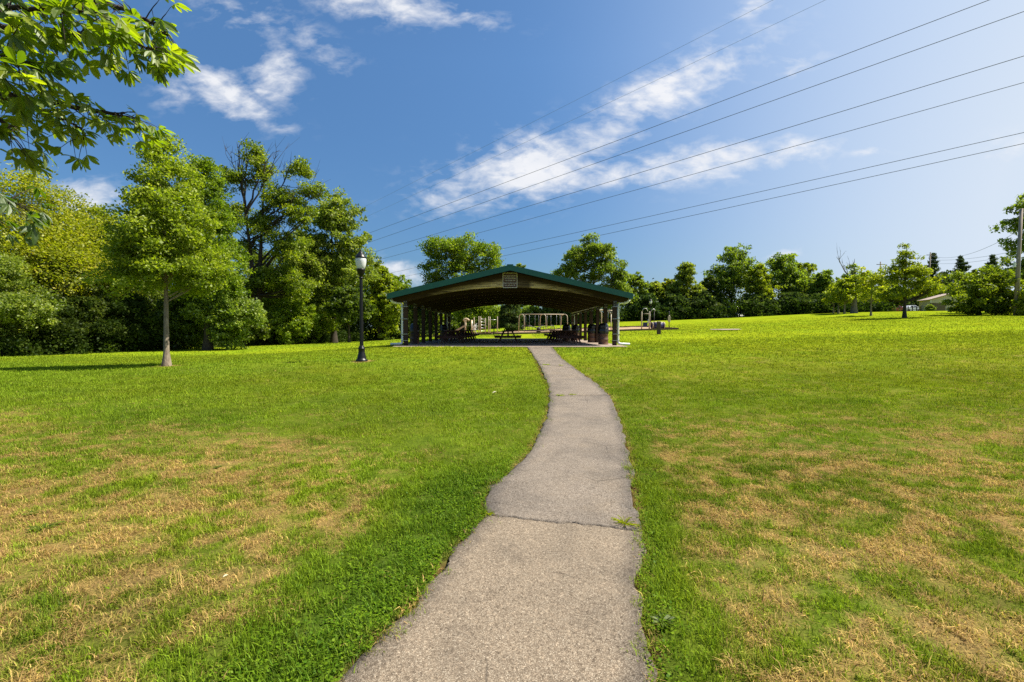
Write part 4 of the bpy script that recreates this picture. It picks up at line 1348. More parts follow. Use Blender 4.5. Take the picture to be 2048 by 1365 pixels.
def pavilion():
    root = empty('picnic_pavilion', (PX0, DF, FLOOR), 'open timber picnic pavilion with a green metal roof at the end of the path', 'pavilion')
    o = np.array([PX0, DF, FLOOR])
    L = lambda x, y, z: (x, y - DF, z - FLOOR)                # world heights to local
    # floor slab
    mb = MB()
    y0, y1 = SLAB_Y0 - DF, SLAB_Y1 - DF
    mb.box((0, (y0 + y1) / 2, -.20), (12.3, y1 - y0, .40), None, .03)
    mb.build('floor_slab', M['concrete'], root)
    # roof covering: two folded sheets with standing ribs
    mb = MB()
    a, b = RY0 - DF, RY1 - DF
    for s in (-1, 1):
        n = Vector((s * SL, 0, 1)).normalized()
        p = [Vector(L(0, RY0, RIDGE)), Vector(L(s * RHALF, RY0, EAVE)), Vector(L(s * RHALF, RY1, EAVE)), Vector(L(0, RY1, RIDGE))]
        q = [v - Vector((0, 0, .05)) for v in p]
        fs = [(0, 1, 2, 3), (7, 6, 5, 4), (0, 4, 5, 1), (1, 5, 6, 2), (2, 6, 7, 3)]
        if s < 0: fs = [f[::-1] for f in fs]
        mb.add(p + q, fs)
        k = a + .3
        while k < b - .1:
            mb.bar((s * .12, k, RIDGE - FLOOR - .12 * SL + .015), (s * (RHALF - .02), k, EAVE - FLOOR + .015), .035, .045)
            k += .4
    mb.build('roof', M['green_metal'], root)
    mb = MB()
    mb.bar(L(0, RY0 - .03, RIDGE + .012), L(0, RY1 + .03, RIDGE + .012), .34, .05)
    mb.build('ridge_cap', M['green_metal'], root)
    # barge boards and eave fascia
    mb = MB()
    for yy in (RY0 - .025, RY1 + .025):
        for s in (-1, 1):
            z0, z1_ = RIDGE + .01, EAVE + .01
            h = .30
            vs = []
            for dy in (-.022, .022):
                vs += [L(0, yy + dy, z0), L(s * (RHALF + .03), yy + dy, z1_), L(s * (RHALF + .03), yy + dy, z1_ - h), L(0, yy + dy, z0 - h)]
            fs = [(0, 1, 2, 3), (7, 6, 5, 4), (0, 4, 5, 1), (1, 5, 6, 2), (2, 6, 7, 3), (3, 7, 4, 0)]
            mb.add(vs, fs)
    for s in (-1, 1):
        mb.bar(L(s * (RHALF + .005), RY0, EAVE - .15), L(s * (RHALF + .005), RY1, EAVE - .15), .045, .26)
    mb.build('fascia', M['green_metal'], root)
    # deck boards under the sheets
    mb = MB()
    nb = 26
    for s in (-1, 1):
        for i in range(nb):
            t0, t1 = i / nb + .002, (i + 1) / nb - .004
            xa, xb = s * RHALF * t0, s * RHALF * t1
            za, zb = RIDGE - SL * abs(xa) - .08, RIDGE - SL * abs(xb) - .08
            mb.bar(L((xa + xb) / 2, RY0 + .03, (za + zb) / 2 - .06), L((xa + xb) / 2, RY1 - .03, (za + zb) / 2 - .06), abs(xb - xa), .10, (s * SL, 0, 1))
    mb.build('roof_deck', M['dark_deck'], root)
    # curved girders, one over each pair of posts
    deck = lambda x: RIDGE - SL * abs(x) - .215
    nx, nz = 64, 8

    def girder(y, wear):
        xs = np.linspace(-RHALF + .12, RHALF - .12, nx + 1)
        arch = lambda x: 3.86 - .80 * min(1, (abs(x) / 5.75)) ** 2.0 - (max(0, abs(x) - 5.75)) * .06
        V, Fq, W = [], [], []
        for side in (0, 1):
            for i, x in enumerate(xs):
                zb = min(arch(x), deck(x) - .12); zt = deck(x)
                for j in range(nz + 1):
                    f_ = j / nz
                    V.append((x, y - DF + (-.10 if side == 0 else .10), zb + (zt - zb) * f_ - FLOOR))
                    W.append(wear * min(1, 1.7 * max(0, 1 - f_ * 1.7)) * max(0, 1 - (abs(x) / 4.6) ** 2) * (0.15 if .35 < x < 1.15 else 1) if side == 0 else 0)
        m = (nx + 1) * (nz + 1)
        for side in (0, 1):
            for i in range(nx):
                for j in range(nz):
                    q = side * m + i * (nz + 1) + j
                    f_ = (q, q + nz + 1, q + nz + 2, q + 1)
                    Fq.append(f_ if side == 0 else f_[::-1])
        for i in range(nx):
            q = i * (nz + 1)
            Fq.append((q, m + q, m + q + nz + 1, q + nz + 1))
            Fq.append((q + nz, q + nz + nz + 1, m + q + nz + nz + 1, m + q + nz))
        for i in (0, nx):
            for j in range(nz):
                q = i * (nz + 1) + j
                f_ = (q, q + 1, m + q + 1, m + q)
                Fq.append(f_ if i == 0 else f_[::-1])
        return mesh_np('arch_girder', V, [np.array(Fq)], M['beam_wood'], root, {'wear': ('POINT', 'FLOAT', W)})
    g0 = girder(DF, 1.0)
    g1 = girder(DF + STEP, 0)
    for i in range(2, NPOST):
        c = g1.copy(); COL.objects.link(c); c.location.y = STEP * (i - 1)
    # posts
    mb = MB(); mb.box((0, 0, (3.05 - FLOOR) / 2), (.215, .215, 3.05 - FLOOR), None, .012)
    p0 = mb.build('post', M['post_wood'], root)
    for q in (-.113, .113):
        mb = MB(); mb.box((0, q, 2.98 - FLOOR), (.2, .01, .3)); mb.build('bracket_plate', M['dark_steel'], p0)
    for q, w_ in ((-.05, 2.9), (.05, 2.9), (-.05, 3.07), (.05, 3.07)):
        mb = MB(); mb.box((q, -.124, w_ - FLOOR), (.035, .016, .035), None, .006); mb.build('bolt', M['steel'], p0)
    posts = {}
    for i in range(NPOST):
        for s in (-1, 1):
            if i == 0 and s == -1: p = p0
            else: p = copy_tree(p0, root)
            p.location = (s * HALF, STEP * i, 0); posts[(i, s)] = p
    # downspouts with straps at the corner posts
    for (i, s) in ((0, -1), (0, 1), (NPOST - 1, -1), (NPOST - 1, 1)):
        yy = STEP * i
        r = .062
        xo = s * (HALF + .19)
        ey = yy - .03
        zt = EAVE - .40 - FLOOR
        path = [(s * (RHALF - .02), ey, zt + .20), (s * (RHALF - .05), ey, zt + .07), (s * (RHALF - .16), ey, zt - .02), (xo + s * .16, ey, zt - .06), (xo + s * .05, ey, zt - .08), (xo, ey, zt - .18),
                (xo, ey, 1.2), (xo, ey, .22), (xo + s * .03, ey - .02, .12), (xo + s * .14, ey - .04, .085), (xo + s * .62, ey - .12, .07)]
        mb = MB(); mb.tube(path, r, 14)
        mb.tube([(s * (RHALF - .02), ey, zt + .13), (s * (RHALF - .045), ey, zt + .06), (s * (RHALF - .15), ey, zt - .02), (s * (RHALF - .30), ey, zt - .045)], .085, 14)
        mb.build('downspout', M['white_pipe'], root)
        for zz in (2.12, 1.45, .62, .27):
            mb = MB(); mb.box((s * .075, -.02, zz), (.40, .27, .022)); mb.build('strap', M['steel'], posts[(i, s)])
    # gutters along the eaves
    mb = MB()
    for s in (-1, 1):
        mb.bar(L(s * (RHALF + .075), RY0 + .05, EAVE - .08), L(s * (RHALF + .075), RY1 - .05, EAVE - .08), .09, .10)
    mb.build('gutter', M['white_pipe'], root)
    # conduit pipe under the right eave
    mb = MB(); mb.tube([(HALF - .3, STEP * 1.5, 2.30), (HALF - .3, STEP * 6.5, 2.30)], .02, 8)
    mb.build('conduit', M['white_pipe'], root)


pavilion()


# ------------------------------------------------------------------ the sign on the gable
def text_mesh(body, size, loc, parent, mat, name='lettering', bold=.0):
    cu = bpy.data.curves.new(name, 'FONT')
    cu.body = body; cu.size = size; cu.align_x = 'CENTER'; cu.align_y = 'CENTER'; cu.extrude = .002; cu.offset = bold
    ob = bpy.data.objects.new(name, cu)
    COL.objects.link(ob)
    dg = bpy.context.evaluated_depsgraph_get(); dg.update()
    me = bpy.data.meshes.new_from_object(ob.evaluated_get(dg))
    bpy.data.objects.remove(ob)
    me.materials.clear(); me.materials.append(mat)
    o = bpy.data.objects.new(name, me)
    link(o, parent)
    o.location = loc; o.rotation_euler = (R(90), 0, 0)
    return o


def rrect(w, h, r, n=6):
    pts = []
    for cx, cz, a0 in ((w / 2 - r, h / 2 - r, 0), (-w / 2 + r, h / 2 - r, 90), (-w / 2 + r, -h / 2 + r, 180), (w / 2 - r, -h / 2 + r, 270)):
        for k in range(n + 1):
            a = R(a0 + 90 * k / n)
            pts.append((cx + r * math.cos(a), cz + r * math.sin(a)))
    return pts


def sign():
    c = at(1020, 561, DF - .16)
    W_, H_ = .80, .82
    root = empty('information_sign', c, 'square brown sign with white lettering on the pavilion gable', 'sign')
    o = rrect(W_, H_, .05); mb = MB(); n = len(o)
    mb.add([(x, -.006, z) for x, z in o] + [(x, .006, z) for x, z in o], [tuple(range(n)), tuple(range(2 * n - 1, n - 1, -1))] + [(i, n + i, n + (i + 1) % n, (i + 1) % n) for i in range(n)])
    mb.build('panel', M['sign_brown'], root)
    a, b = rrect(W_ - .008, H_ - .008, .048), rrect(W_ - .058, H_ - .058, .03)
    mb = MB()
    vs = [(x, -.012, z) for x, z in a] + [(x, -.012, z) for x, z in b] + [(x, -.0065, z) for x, z in a] + [(x, -.0065, z) for x, z in b]
    fs = []
    for i in range(n):
        j = (i + 1) % n
        fs += [(i, j, n + j, n + i), (2 * n + i, 2 * n + j, j, i), (n + i, n + j, 3 * n + j, 3 * n + i)]
    mb.add(vs, fs)
    mb.build('border', M['sign_white'], root)
    for body, size, z, sx in (('FOR RESERVATION', .105, .235, .80), ('INFORMATION', .105, .110, .84), ('CALL 301-600-1495', .088, -.010, .80),
                              ('FOR PARK ASSISTANCE', .092, -.155, .72), ('CALL 301-600-1495', .088, -.270, .80)):
        t = text_mesh(body, size, (0, -.0085, z), root, M['sign_white'], bold=.0)
        t.scale = (sx, 1, 1)
    # stand it just off the girder face
    root.location.y = DF - .115


sign()


# ------------------------------------------------------------------ picnic tables
def picnic_table():
    root = empty('picnic_table', (0, 0, 0), '-', 'picnic table', 0, 'picnic tables under the pavilion')
    Lt = 1.95
    H = .80
    mb = MB()
    for i in range(5):
        mb.box(((i - 2) * .155, 0, H - .02), (.148, Lt, .04), None, .006)
    for yy in (-.65, 0, .65): mb.box((0, yy, H - .065), (.68, .09, .045))
    mb.build('tabletop', M['table_wood'], root)
    for s in (-1, 1):
        mb = MB()
        for i in range(2):
            mb.box((s * (.66 + i * .15), 0, .45), (.142, Lt, .04), None, .006)
        mb.build('bench', M['table_wood'], root)
    for s in (-1, 1):
        mb = MB()
        yy = s * .65
        for q in (-1, 1):
            mb.bar((q * .27, yy - .045 * s, H - .05), (q * .62, yy - .055 * s, 0.0), .075, .05, (0, 1, 0))
        mb.bar((-.84, yy, .385), (.84, yy, .385), .045, .13)
        mb.build('leg_frame', M['table_wood'], root)
    mb = MB()
    for s in (-1, 1):
        mb.bar((0, s * .60, .40), (0, s * .10, H - .09), .042, .085, (1, 0, 0))
    mb.build('brace', M['table_wood'], root)
    return root


proto = picnic_table()
words = ['nearest', 'second', 'third', 'fourth', 'fifth', 'sixth']
spots = []
for r_, x in (('left', -3.72), ('right', 3.62)):
    for i in range(6):
        spots.append((x, 28.6 + 2.14 * i, f'{words[i]} table back in the {r_} row under the pavilion'))
spots.append((-.22, 29.6, 'single brown picnic table standing end on in the middle of the pavilion floor'))
for i, (x, y, lab) in enumerate(spots):
    o = proto if i == 0 else copy_tree(proto)
    o.location = (x + random.uniform(-.05, .05), y, FLOOR); o.rotation_euler = (0, 0, R(random.uniform(-1.5, 1.5)))
    o['label'] = lab


# ------------------------------------------------------------------ litter drums
def drum():
    root = empty('litter_drum', (0, 0, 0), '-', 'trash can', 0, 'litter drums with dome lids')
    mb = MB()
    mb.lathe([(.285, 0), (.292, .01), (.285, .025), (.282, .27), (.294, .285), (.294, .30), (.282, .315), (.282, .56), (.294, .575), (.294, .59), (.282, .605), (.282, .86), (.29, .875), (.288, .885)], 28)
    mb.build('body', M['drum'], root)
    mb = MB()
    prof = []
    n = 28
    vs, fs = [], []
    rg = random.Random(4)
    rows = [(.293, .90), (.305, .88), (.315, .80), (.308, .70), (.305, .66), (.299, .64)]
    for r_, z in rows:
        for k in range(n):
            vs.append(((r_ + rg.uniform(-.01, .014)) * math.cos(2 * math.pi * k / n), (r_ + rg.uniform(-.01, .014)) * math.sin(2 * math.pi * k / n), z + (rg.uniform(-.03, .03) if z < .7 else 0)))
    for i in range(len(rows) - 1):
        for k in range(n): fs.append((i * n + (k + 1) % n, i * n + k, (i + 1) * n + k, (i + 1) * n + (k + 1) % n))
    mb.add(vs, fs, True)
    mb.build('liner_bag', M['bag'], root)
    mb = MB()
    mb.lathe([(.300, .895), (.312, .90), (.312, .935), (.295, .945), (.29, 1.06), (.27, 1.13), (.22, 1.19), (.14, 1.225), (.0, 1.235)], 28)
    lid = mb.build('dome_lid', M['black_plastic'], root)
    mb = MB()
    mb.box((0, -.285, 1.03), (.26, .02, .13), None, .01)
    mb.build('flap', M['dark_steel'], lid)
    return root


dr = drum()
for i, (px, d, rz, lab) in enumerate([(1206.5, 26.4, -.3, 'brown drum with a black bag showing, between the first two right posts'), (1184, 30.2, .2, 'shaded drum between the second and third right posts'),
                                      (1151, 35.5, .5, 'drum beyond the right table row near the middle posts'), (1133, 32.6, -.5, 'drum with a shiny dome lid right behind the right table row'),
                                      (829, 27.9, .4, 'drum standing at the second left post of the pavilion'), (888, 35.8, .1, 'drum in deep shade beyond the left table row')]):
    o = dr if i == 0 else copy_tree(dr)
    o.location = ((px - CX) / F * d, d, FLOOR); o.rotation_euler = (0, 0, rz); o['label'] = lab


# ------------------------------------------------------------------ street lamps
def lamp(loc, label):
    root = empty('street_lamp', loc, label, 'street lamp')
    mb = MB()
    mb.lathe([(.205, -.05), (.205, .05), (.195, .075), (.155, .10), (.150, .16), (.135, .22), (.110, .32), (.105, .42), (.118, .45), (.118, .475), (.095, .49), (.092, .53), (.078, .56)], 24)
    mb.build('base', M['black_paint'], root)
    mb = MB()
    n = 24
    vs, fs = [], []
    rows = [(.066, .55), (.060, 1.6), (.052, 2.93), (.05, 2.96)]
    for r_, z in rows:
        for k in range(n):
            q = r_ * (1 if k % 2 else .88)
            vs.append((q * math.cos(2 * math.pi * k / n), q * math.sin(2 * math.pi * k / n), z))
    for i in range(len(rows) - 1):
        for k in range(n): fs.append((i * n + k, i * n + (k + 1) % n, (i + 1) * n + (k + 1) % n, (i + 1) * n + k))
    mb.add(vs, fs, False)
    mb.lathe([(.062, 2.90), (.070, 2.92), (.070, 2.95), (.055, 2.97)], 20)
    mb.build('pole', M['black_paint'], root)
    mb = MB()
    mb.lathe([(.055, 2.96), (.062, 3.02), (.10, 3.06), (.128, 3.12), (.14, 3.20), (.15, 3.215), (.15, 3.245), (.12, 3.255)], 24)
    mb.build('holder', M['black_paint'], root)
    mb = MB()
    mb.lathe([(.115, 3.25), (.135, 3.27), (.165, 3.37), (.182, 3.47), (.186, 3.52), (.188, 3.56), (.182, 3.60), (.17, 3.635)], 28)
    gl = mb.build('globe', M['globe'], root)
    mb = MB()
    mb.lathe([(.190, 3.625), (.196, 3.64), (.188, 3.665), (.15, 3.72), (.125, 3.765), (.085, 3.79), (.075, 3.83), (.045, 3.85), (.03, 3.865), (.036, 3.885), (.028, 3.91), (.004, 3.925)], 24)
    mb.build('cap', M['black_paint'], root)
    return root


f = foot(723, 16.0)
lamp(f, 'black lamp post with an acorn glass globe on the left lawn')
f = foot(1301, 66)
lamp(f, 'distant lamp whose white globe shows above the playground tower')

# ------------------------------------------------------------------ playground
# mulch bed and its timbers
def bed():
    xs, ys = np.linspace(-9, 18.2, 60), np.linspace(50.2, 63, 30)
    X_, Y_ = np.meshgrid(xs, ys)
    z = zg(X_.ravel(), Y_.ravel()) + .05 + (vnoise(X_.ravel(), Y_.ravel(), 1.2, 91, 3) - .5) * .06
    i = np.arange(59 * 29); q = (i // 59) * 60 + i % 59
    o = mesh_np('mulch_ground', np.stack([X_.ravel(), Y_.ravel(), z], 1), [np.stack([q, q + 1, q + 61, q + 60], 1)], M['mulch'], None, None, True)
    tag(o, kind='structure')
    mb = MB()
    def run(a, b, n):
        for k in range(n):
            p, q = np.array(a) + (np.array(b) - np.array(a)) * k / n, np.array(a) + (np.array(b) - np.array(a)) * (k + .985) / n
            mb.bar((p[0], p[1], z1(*p) + .08), (q[0], q[1], z1(*q) + .08), .16, .22)
    run((-9, 50.1), (18.3, 50.1), 12); run((18.3, 50.2), (18.3, 63), 6); run((-9, 50.2), (-9, 63), 6); run((-8.9, 63), (18.2, 63), 12)
    o = mb.build('timber_edging', M['timber'])
    tag(o, 'low brown timber edging round the playground mulch', 'edging')


bed()


def part_tubes(name, paths, r, mat, root, n=8):
    mb = MB()
    for p in paths: mb.tube(p, r, n)
    return mb.build(name, mat, root)


def swing_set():
    f = foot(1086, 58.5)
    root = empty('swing_set', f, 'beige two bay swing set with arched legs seen through the pavilion', 'swing set', R(6))
    T = 2.22
    W = 5.55
    mb = MB(); mb.tube([(-W / 2, 0, T), (W / 2, 0, T)], .045, 10); mb.build('top_beam', M['tan_paint'], root)
    for x in (-W / 2, 0, W / 2):
        pts = []
        for k in range(13):
            a = math.pi * k / 12
            pts.append((x + .40 * math.cos(a) * .55, -1.05 * math.cos(a) * .5 * 1.5, T - .35 + .35 * math.sin(a)))
        pts = [(pts[0][0] + .02, pts[0][1] - .25, -.1)] + pts + [(pts[-1][0] - .02, pts[-1][1] + .25, -.1)]
        mb = MB(); mb.tube(pts, .042, 10); mb.build('leg', M['tan_paint'], root)
    for x in (-2.0, -.8, .8, 2.0):
        mb = MB()
        for q in (-.24, .24): mb.tube([(x + q, 0, T - .04), (x + q, 0, .5)], .012, 5)
        ch = mb.build('chain', M['steel'], root)
        mb = MB()
        mb.tube([(x - .24, 0, .50), (x - .14, 0, .43), (x, 0, .41), (x + .14, 0, .43), (x + .24, 0, .50)], .03, 8)
        mb.build('seat', M['dark_steel'], root)


swing_set()


def carousel():
    f = foot(1077, 52.6)
    f[2] += .06
    root = empty('merry_go_round', f, 'low dark roundabout with hoop rails on the mulch in front of the swing set', 'merry-go-round')
    mb = MB(); mb.lathe([(.25, 0), (.25, .14), (2.0, .16), (2.05, .20), (2.0, .24), (.1, .27)], 40); mb.build('platform', M['rust_brown'], root)
    for k in range(7):
        a = 2 * math.pi * k / 7 + .3
        c, s = math.cos(a), math.sin(a)
        pts = [(r * c - t * s, r * s + t * c, z) for r, t, z in ((1.85, -.32, .22), (1.85, -.32, .62), (1.80, -.22, .80), (1.75, 0, .86), (1.80, .22, .80), (1.85, .32, .62), (1.85, .32, .22))]
        mb = MB(); mb.tube(pts, .028, 8); mb.tube([(.2 * c, .2 * s, .55), (1.75 * c, 1.75 * s, .82)], .022, 6); mb.build('hoop_rail', M['dark_steel'], root)
    mb = MB(); mb.lathe([(.2, .24), (.2, .58), (.1, .62)], 16); mb.build('hub', M['dark_steel'], root)


carousel()


def slide_tower():
    f = foot(935, 57)
    root = empty('slide_tower', f, 'beige play tower with a straight slide seen through the left half of the pavilion', 'slide')
    for x in (-.25, .55):
        for y in (-.45, .45):
            mb = MB(); mb.tube([(x, y, -.1), (x, y, 1.9)], .065, 10); mb.build('post', M['tan_plastic'], root)
    mb = MB(); mb.box((.15, 0, 1.15), (.8, .9, .07), None, .01); mb.build('deck', M['dark_steel'], root)
    mb = MB()
    pts = [(-.3 + .06, 0, 1.17), (-1.6, 0, .42), (-1.95, 0, .30)]
    for a, b in zip(pts[:-1], pts[1:]):
        mb.bar(a, b, .5, .05)
        for s in (-1, 1): mb.bar((a[0], s * .26, a[2] + .06), (b[0], s * .26, b[2] + .06), .05, .17)
    mb.build('slide', M['tan_plastic'], root)
    mb = MB()
    pts = []
    for k in range(9):
        a = math.pi * k / 8
        pts.append((-.27 + .0, .42 * math.cos(a), 1.62 + .45 * math.sin(a)))
    mb.tube(pts, .10, 10)
    pts = [(-.5 + .75 * k / 8, -.40, 1.62 + .42 * math.sin(math.pi * (.15 + .7 * k / 8))) for k in range(9)]
    mb.tube(pts, .12, 10)
    mb.build('hood', M['tan_plastic'], root)
    mb = MB()
    for k in range(5): mb.tube([(.62 + .14 * (4 - k), -.35, .25 + .22 * k), (.62 + .14 * (4 - k), .35, .25 + .22 * k)], .03, 8)
    for s in (-.38, .38): mb.tube([(1.25, s, .0), (.6, s, 1.3), (.58, s, 1.7)], .03, 8)
    mb.build('ladder', M['steel'], root)


slide_tower()


def climbing_frame():
    f = foot(972, 55)
    root = empty('climbing_frame', f, 'group of beige posts joined by ladder bars seen through the pavilion', 'climbing frame')
    X_ = lambda px: (px - 972) / F * 55
    xs = [(947, .9, 2.05), (955, 2.2, 2.2), (962, -.5, 2.1), (970, .9, 1.95), (977.5, -.4, 2.1), (979.5, .8, 2.1), (995, -.2, 2.1)]
    for px, y, h in xs:
        mb = MB(); mb.tube([(X_(px), y, -.1), (X_(px), y, h), (X_(px), y, h + .03)], [.052, .052, .03], 10); mb.build('post', M['tan_paint'], root)
    mb = MB()
    for k in range(5): mb.tube([(X_(962), -.5, .4 + .36 * k), (X_(970), .9, .4 + .36 * k)], .025, 6)
    mb.tube([(X_(979.5), -.4, 1.75), (X_(995), -.2, 1.75)], .03, 6)
    mb.tube([(X_(977.5), -.4, 1.75), (X_(979.5), .8, 1.75)], .03, 6)
    mb.tube([(X_(947), .9, .6), (X_(955), 2.2, .6)], .025, 6)
    mb.tube([(X_(947), .9, 1.0), (X_(955), 2.2, 1.0)], .025, 6)
    mb.build('ladder_bar', M['steel'], root)
    mb = MB()
    for k in range(3):
        mb.bar((X_(944), 1.0, .5 + .2 * k), (X_(952), 1.4, .9 + .2 * k), .05, .12)
    mb.build('climbing_panel', M['steel'], root)


climbing_frame()

f = foot(988, 46)
root = empty('park_grill', f, 'small black pedestal grill on the grass behind the pavilion', 'grill')
mb = MB(); mb.tube([(0, 0, -.1), (0, 0, .72)], .045, 10); mb.build('post', M['dark_steel'], root)
mb = MB()
mb.box((0, 0, .74), (.56, .42, .03)); mb.box((-.27, 0, .84), (.02, .42, .2)); mb.box((.27, 0, .84), (.02, .42, .2)); mb.box((0, .20, .84), (.52, .02, .2))
mb.build('firebox', M['dark_steel'], root)
mb = MB()
for k in range(9): mb.tube([(-.24 + .06 * k, -.2, .9), (-.24 + .06 * k, .19, .9)], .008, 5)
mb.build('grate', M['dark_steel'], root)

# tee swing seen between the right posts
f = foot(1212, 54)
root = empty('tee_swing', f, 'beige swing frame with T shaped posts beyond the right posts of the pavilion', 'swing set')
for px, kind in ((1203, 0), (1222, 1)):
    x = (px - 1212) / F * 54
    mb = MB()
    if kind:
        mb.tube([(x, 0, -.1), (x, 0, 2.0)], .06, 10)
        mb.tube([(x, 0, 1.95), (x + .28, 0, 2.36)], .05, 8); mb.tube([(x, 0, 1.95), (x - .28, 0, 2.36)], .05, 8)
        mb.tube([(x - .45, 0, 2.38), (x + .33, 0, 2.38)], .055, 8)
    else:
        mb.tube([(x, 0, -.1), (x, 0, 2.0), (x - .05, 0, 2.2), (x - .18, 0, 2.35), (x - .3, 0, 2.42)], .06, 10)
        mb.tube([(x - .5, 0, 2.44), (x + .15, 0, 2.44)], .055, 8)
    mb.build('post', M['tan_paint'], root)
mb = MB()
for q in (-.35, -.05): mb.tube([((1222 - 1212) / F * 54 + q, 0, 2.36), ((1222 - 1212) / F * 54 + q, 0, .55)], .011, 5)
mb.build('chain', M['steel'], root)
mb = MB(); mb.tube([(.24, 0, .56), (.30, 0, .48), (.44, 0, .47), (.52, 0, .56)], .03, 8); mb.build('seat', M['dark_steel'], root)


def play_tower():
    f = foot(1294, 52)
    k = 52 / F
    root = empty('play_tower', f, 'small play tower with beige posts, a navy panel and arched rails', 'playground tower')
    X_ = lambda px: (px - 1294) * k
    for px, y, h in ((1283.3, 0, 2.06), (1286.6, .7, 2.02), (1299, 0, 2.1), (1301.8, .7, 2.08)):
        mb = MB(); mb.tube([(X_(px), y, -.1), (X_(px), y, h), (X_(px), y, h + .04)], [.065, .065, .03], 10); mb.build('post', M['tan_paint'], root)
    mb = MB()
    for z in (.7, .95, 1.2, 1.45, 1.7): mb.tube([(X_(1283.3), 0, z), (X_(1286.6), .7, z + .08)], .035, 8)
    mb.tube([(X_(1286.6), .3, 1.88), (X_(1299), .3, 1.88)], .02, 6)
    mb.build('rung', M['tan_paint'], root)
    mb = MB(); mb.box((X_(1290), -.05, .62), (.52, .06, .52), None, .02); mb.box((X_(1290), .35, .38), (.62, .75, .06), None, .01)
    mb.build('panel', M['navy_plastic'], root)
    for px, r_ in ((1291.5, .30), (1308, .22)):
        pts = [(X_(px) + r_ * math.cos(math.pi * t / 8), .35, 2.15 + r_ * 1.2 * math.sin(math.pi * t / 8)) for t in range(9)]
        mb = MB(); mb.tube(pts, .028, 7); mb.build('arched_rail', M['steel'], root)
    mb = MB(); mb.tube([(X_(1310), .35, -.1), (X_(1310), .35, 2.16)], .03, 7); mb.tube([(X_(1301.8), .7, 2.05), (X_(1304), .35, 2.15)], .028, 7); mb.build('fire_pole', M['dark_steel'], root)
    mb = MB()
    for q in range(4): mb.bar((X_(1294.5) + .09 * q, .02, .75 + .27 * q), (X_(1296) + .09 * q, .02, .98 + .27 * q), .05, .1)
    mb.build('climber_step', M['steel'], root)
    mb = MB(); mb.box((X_(1298.3), -.08, .62), (.24, .05, .62), None, .02); mb.build('play_panel', M['tan_plastic'], root)


play_tower()
f = foot(1316, 53)
root = empty('crawl_tunnel', f, 'squat beige and dark crawl tunnel on the playground behind the brown post', 'crawl tunnel')
mb = MB()
n = 20
ro, ri = .36, .31
vs, fs = [], []
for x, r_ in ((-.78, ro), (.68, ro), (.68, ri), (-.78, ri)):
    for q in range(n): vs.append((x, r_ * math.cos(2 * math.pi * q / n), .46 + r_ * math.sin(2 * math.pi * q / n)))
for i in range(4):
    for q in range(n): fs.append((i * n + q, i * n + (q + 1) % n, ((i + 1) % 4) * n + (q + 1) % n, ((i + 1) % 4) * n + q))
mb.add(vs, fs, True); mb.build('tube', M['navy_plastic'], root)
for x in (-.70, .0, .66):
    mb = MB(); mb.tube([(x, .39 * math.cos(2 * math.pi * q / 20), .46 + .39 * math.sin(2 * math.pi * q / 20)) for q in range(21)], .05, 8); mb.build('ring', M['tan_paint'], root)
mb = MB(); mb.tube([(-.7, 0, .80), (-.2, 0, .84), (.6, 0, .80)], .08, 8); mb.build('ridge', M['tan_paint'], root)
f = foot(1338, 52)
root = empty('play_post', f, 'single slim pole with a beige play panel at the right end of the playground', 'play post')
mb = MB(); mb.tube([(0, 0, -.1), (0, 0, 1.5), (0, 0, 2.02), (0, 0, 2.08)], [.055, .05, .05, .01], 10); mb.build('pole', M['dark_steel'], root)
mb = MB(); mb.box((-.02, -.06, 1.18), (.28, .05, .62), None, .03); mb.lathe([(.05, 1.5), (.11, 1.55), (.05, 1.62)], 12); mb.build('panel', M['tan_paint'], root)

# brown marker post on the lawn
f = foot(1317.5, 37)
mb = MB(); mb.box((0, 0, .46), (.27, .27, 1.16), None, .02); mb.box((0, 0, 1.055), (.22, .22, .04), None, .015)
o = mb.build('marker_post', M['rust_brown']); o.location = Vector(f)
tag(o, 'short square brown post on the lawn in front of the playground', 'post')

# gravel pad
a = ground_px(1452, 660.5)
n = 40
rr = [1 + .10 * math.sin(3 * k + 1) + .07 * math.sin(7 * k) for k in np.linspace(0, 6.283, n, False)]
vs = [(a[0] + 1.15 * r_ * math.cos(q), a[1] + 2.1 * r_ * math.sin(q)) for q, r_ in zip(np.linspace(0, 6.283, n, False), rr)]
vs = [(x, y, z1(x, y) + .07) for x, y in vs]
mb = MB(); mb.add(vs + [(a[0], a[1], z1(a[0], a[1]) + .09)], [(i, (i + 1) % n, n) for i in range(n)])
o = mb.build('gravel_path', M['concrete']); tag(o, kind='structure')

# backstop and bleacher
f = foot(1473, 90)
root = empty('backstop_fence', f, 'tall chain link backstop panels in front of the wood line', 'fence')
k = 90 / F
mb = MB()
for i, px in enumerate((1456, 1475, 1488)):
    x = (px - 1473) * k
    mb = MB(); mb.tube([(x, 0, -.1), (x, 0, 2.15 if i < 2 else 2.55)], .06, 8); mb.build('post', M['steel'], root)
mb = MB()
for z in (.05, 2.1): mb.tube([(-17 * k, 0, z), (15 * k, 0, z + (.0 if z < 1 else .1))], .03, 6)
mb.build('rail', M['steel'], root)
mb = MB()
nx = 52
for i in range(nx):
    x = -17 * k + 32 * k * i / nx
    for s in (-1, 1):
        x2 = x + s * 1.05
        mb.bar((x, .002 * s, .06 if True else 0), (min(max(x2, -17 * k), 15 * k), .002 * s, .06 + 2.05 * (abs(min(max(x2, -17 * k), 15 * k) - x) / 1.05 if abs(x2 - x) > 0 else 0)), .007, .007)
mb.build('mesh', M['steel'], root)
f = foot(1483, 88)
root = empty('bleacher', f, 'tiny metal bleacher at the foot of the backstop', 'bleacher')
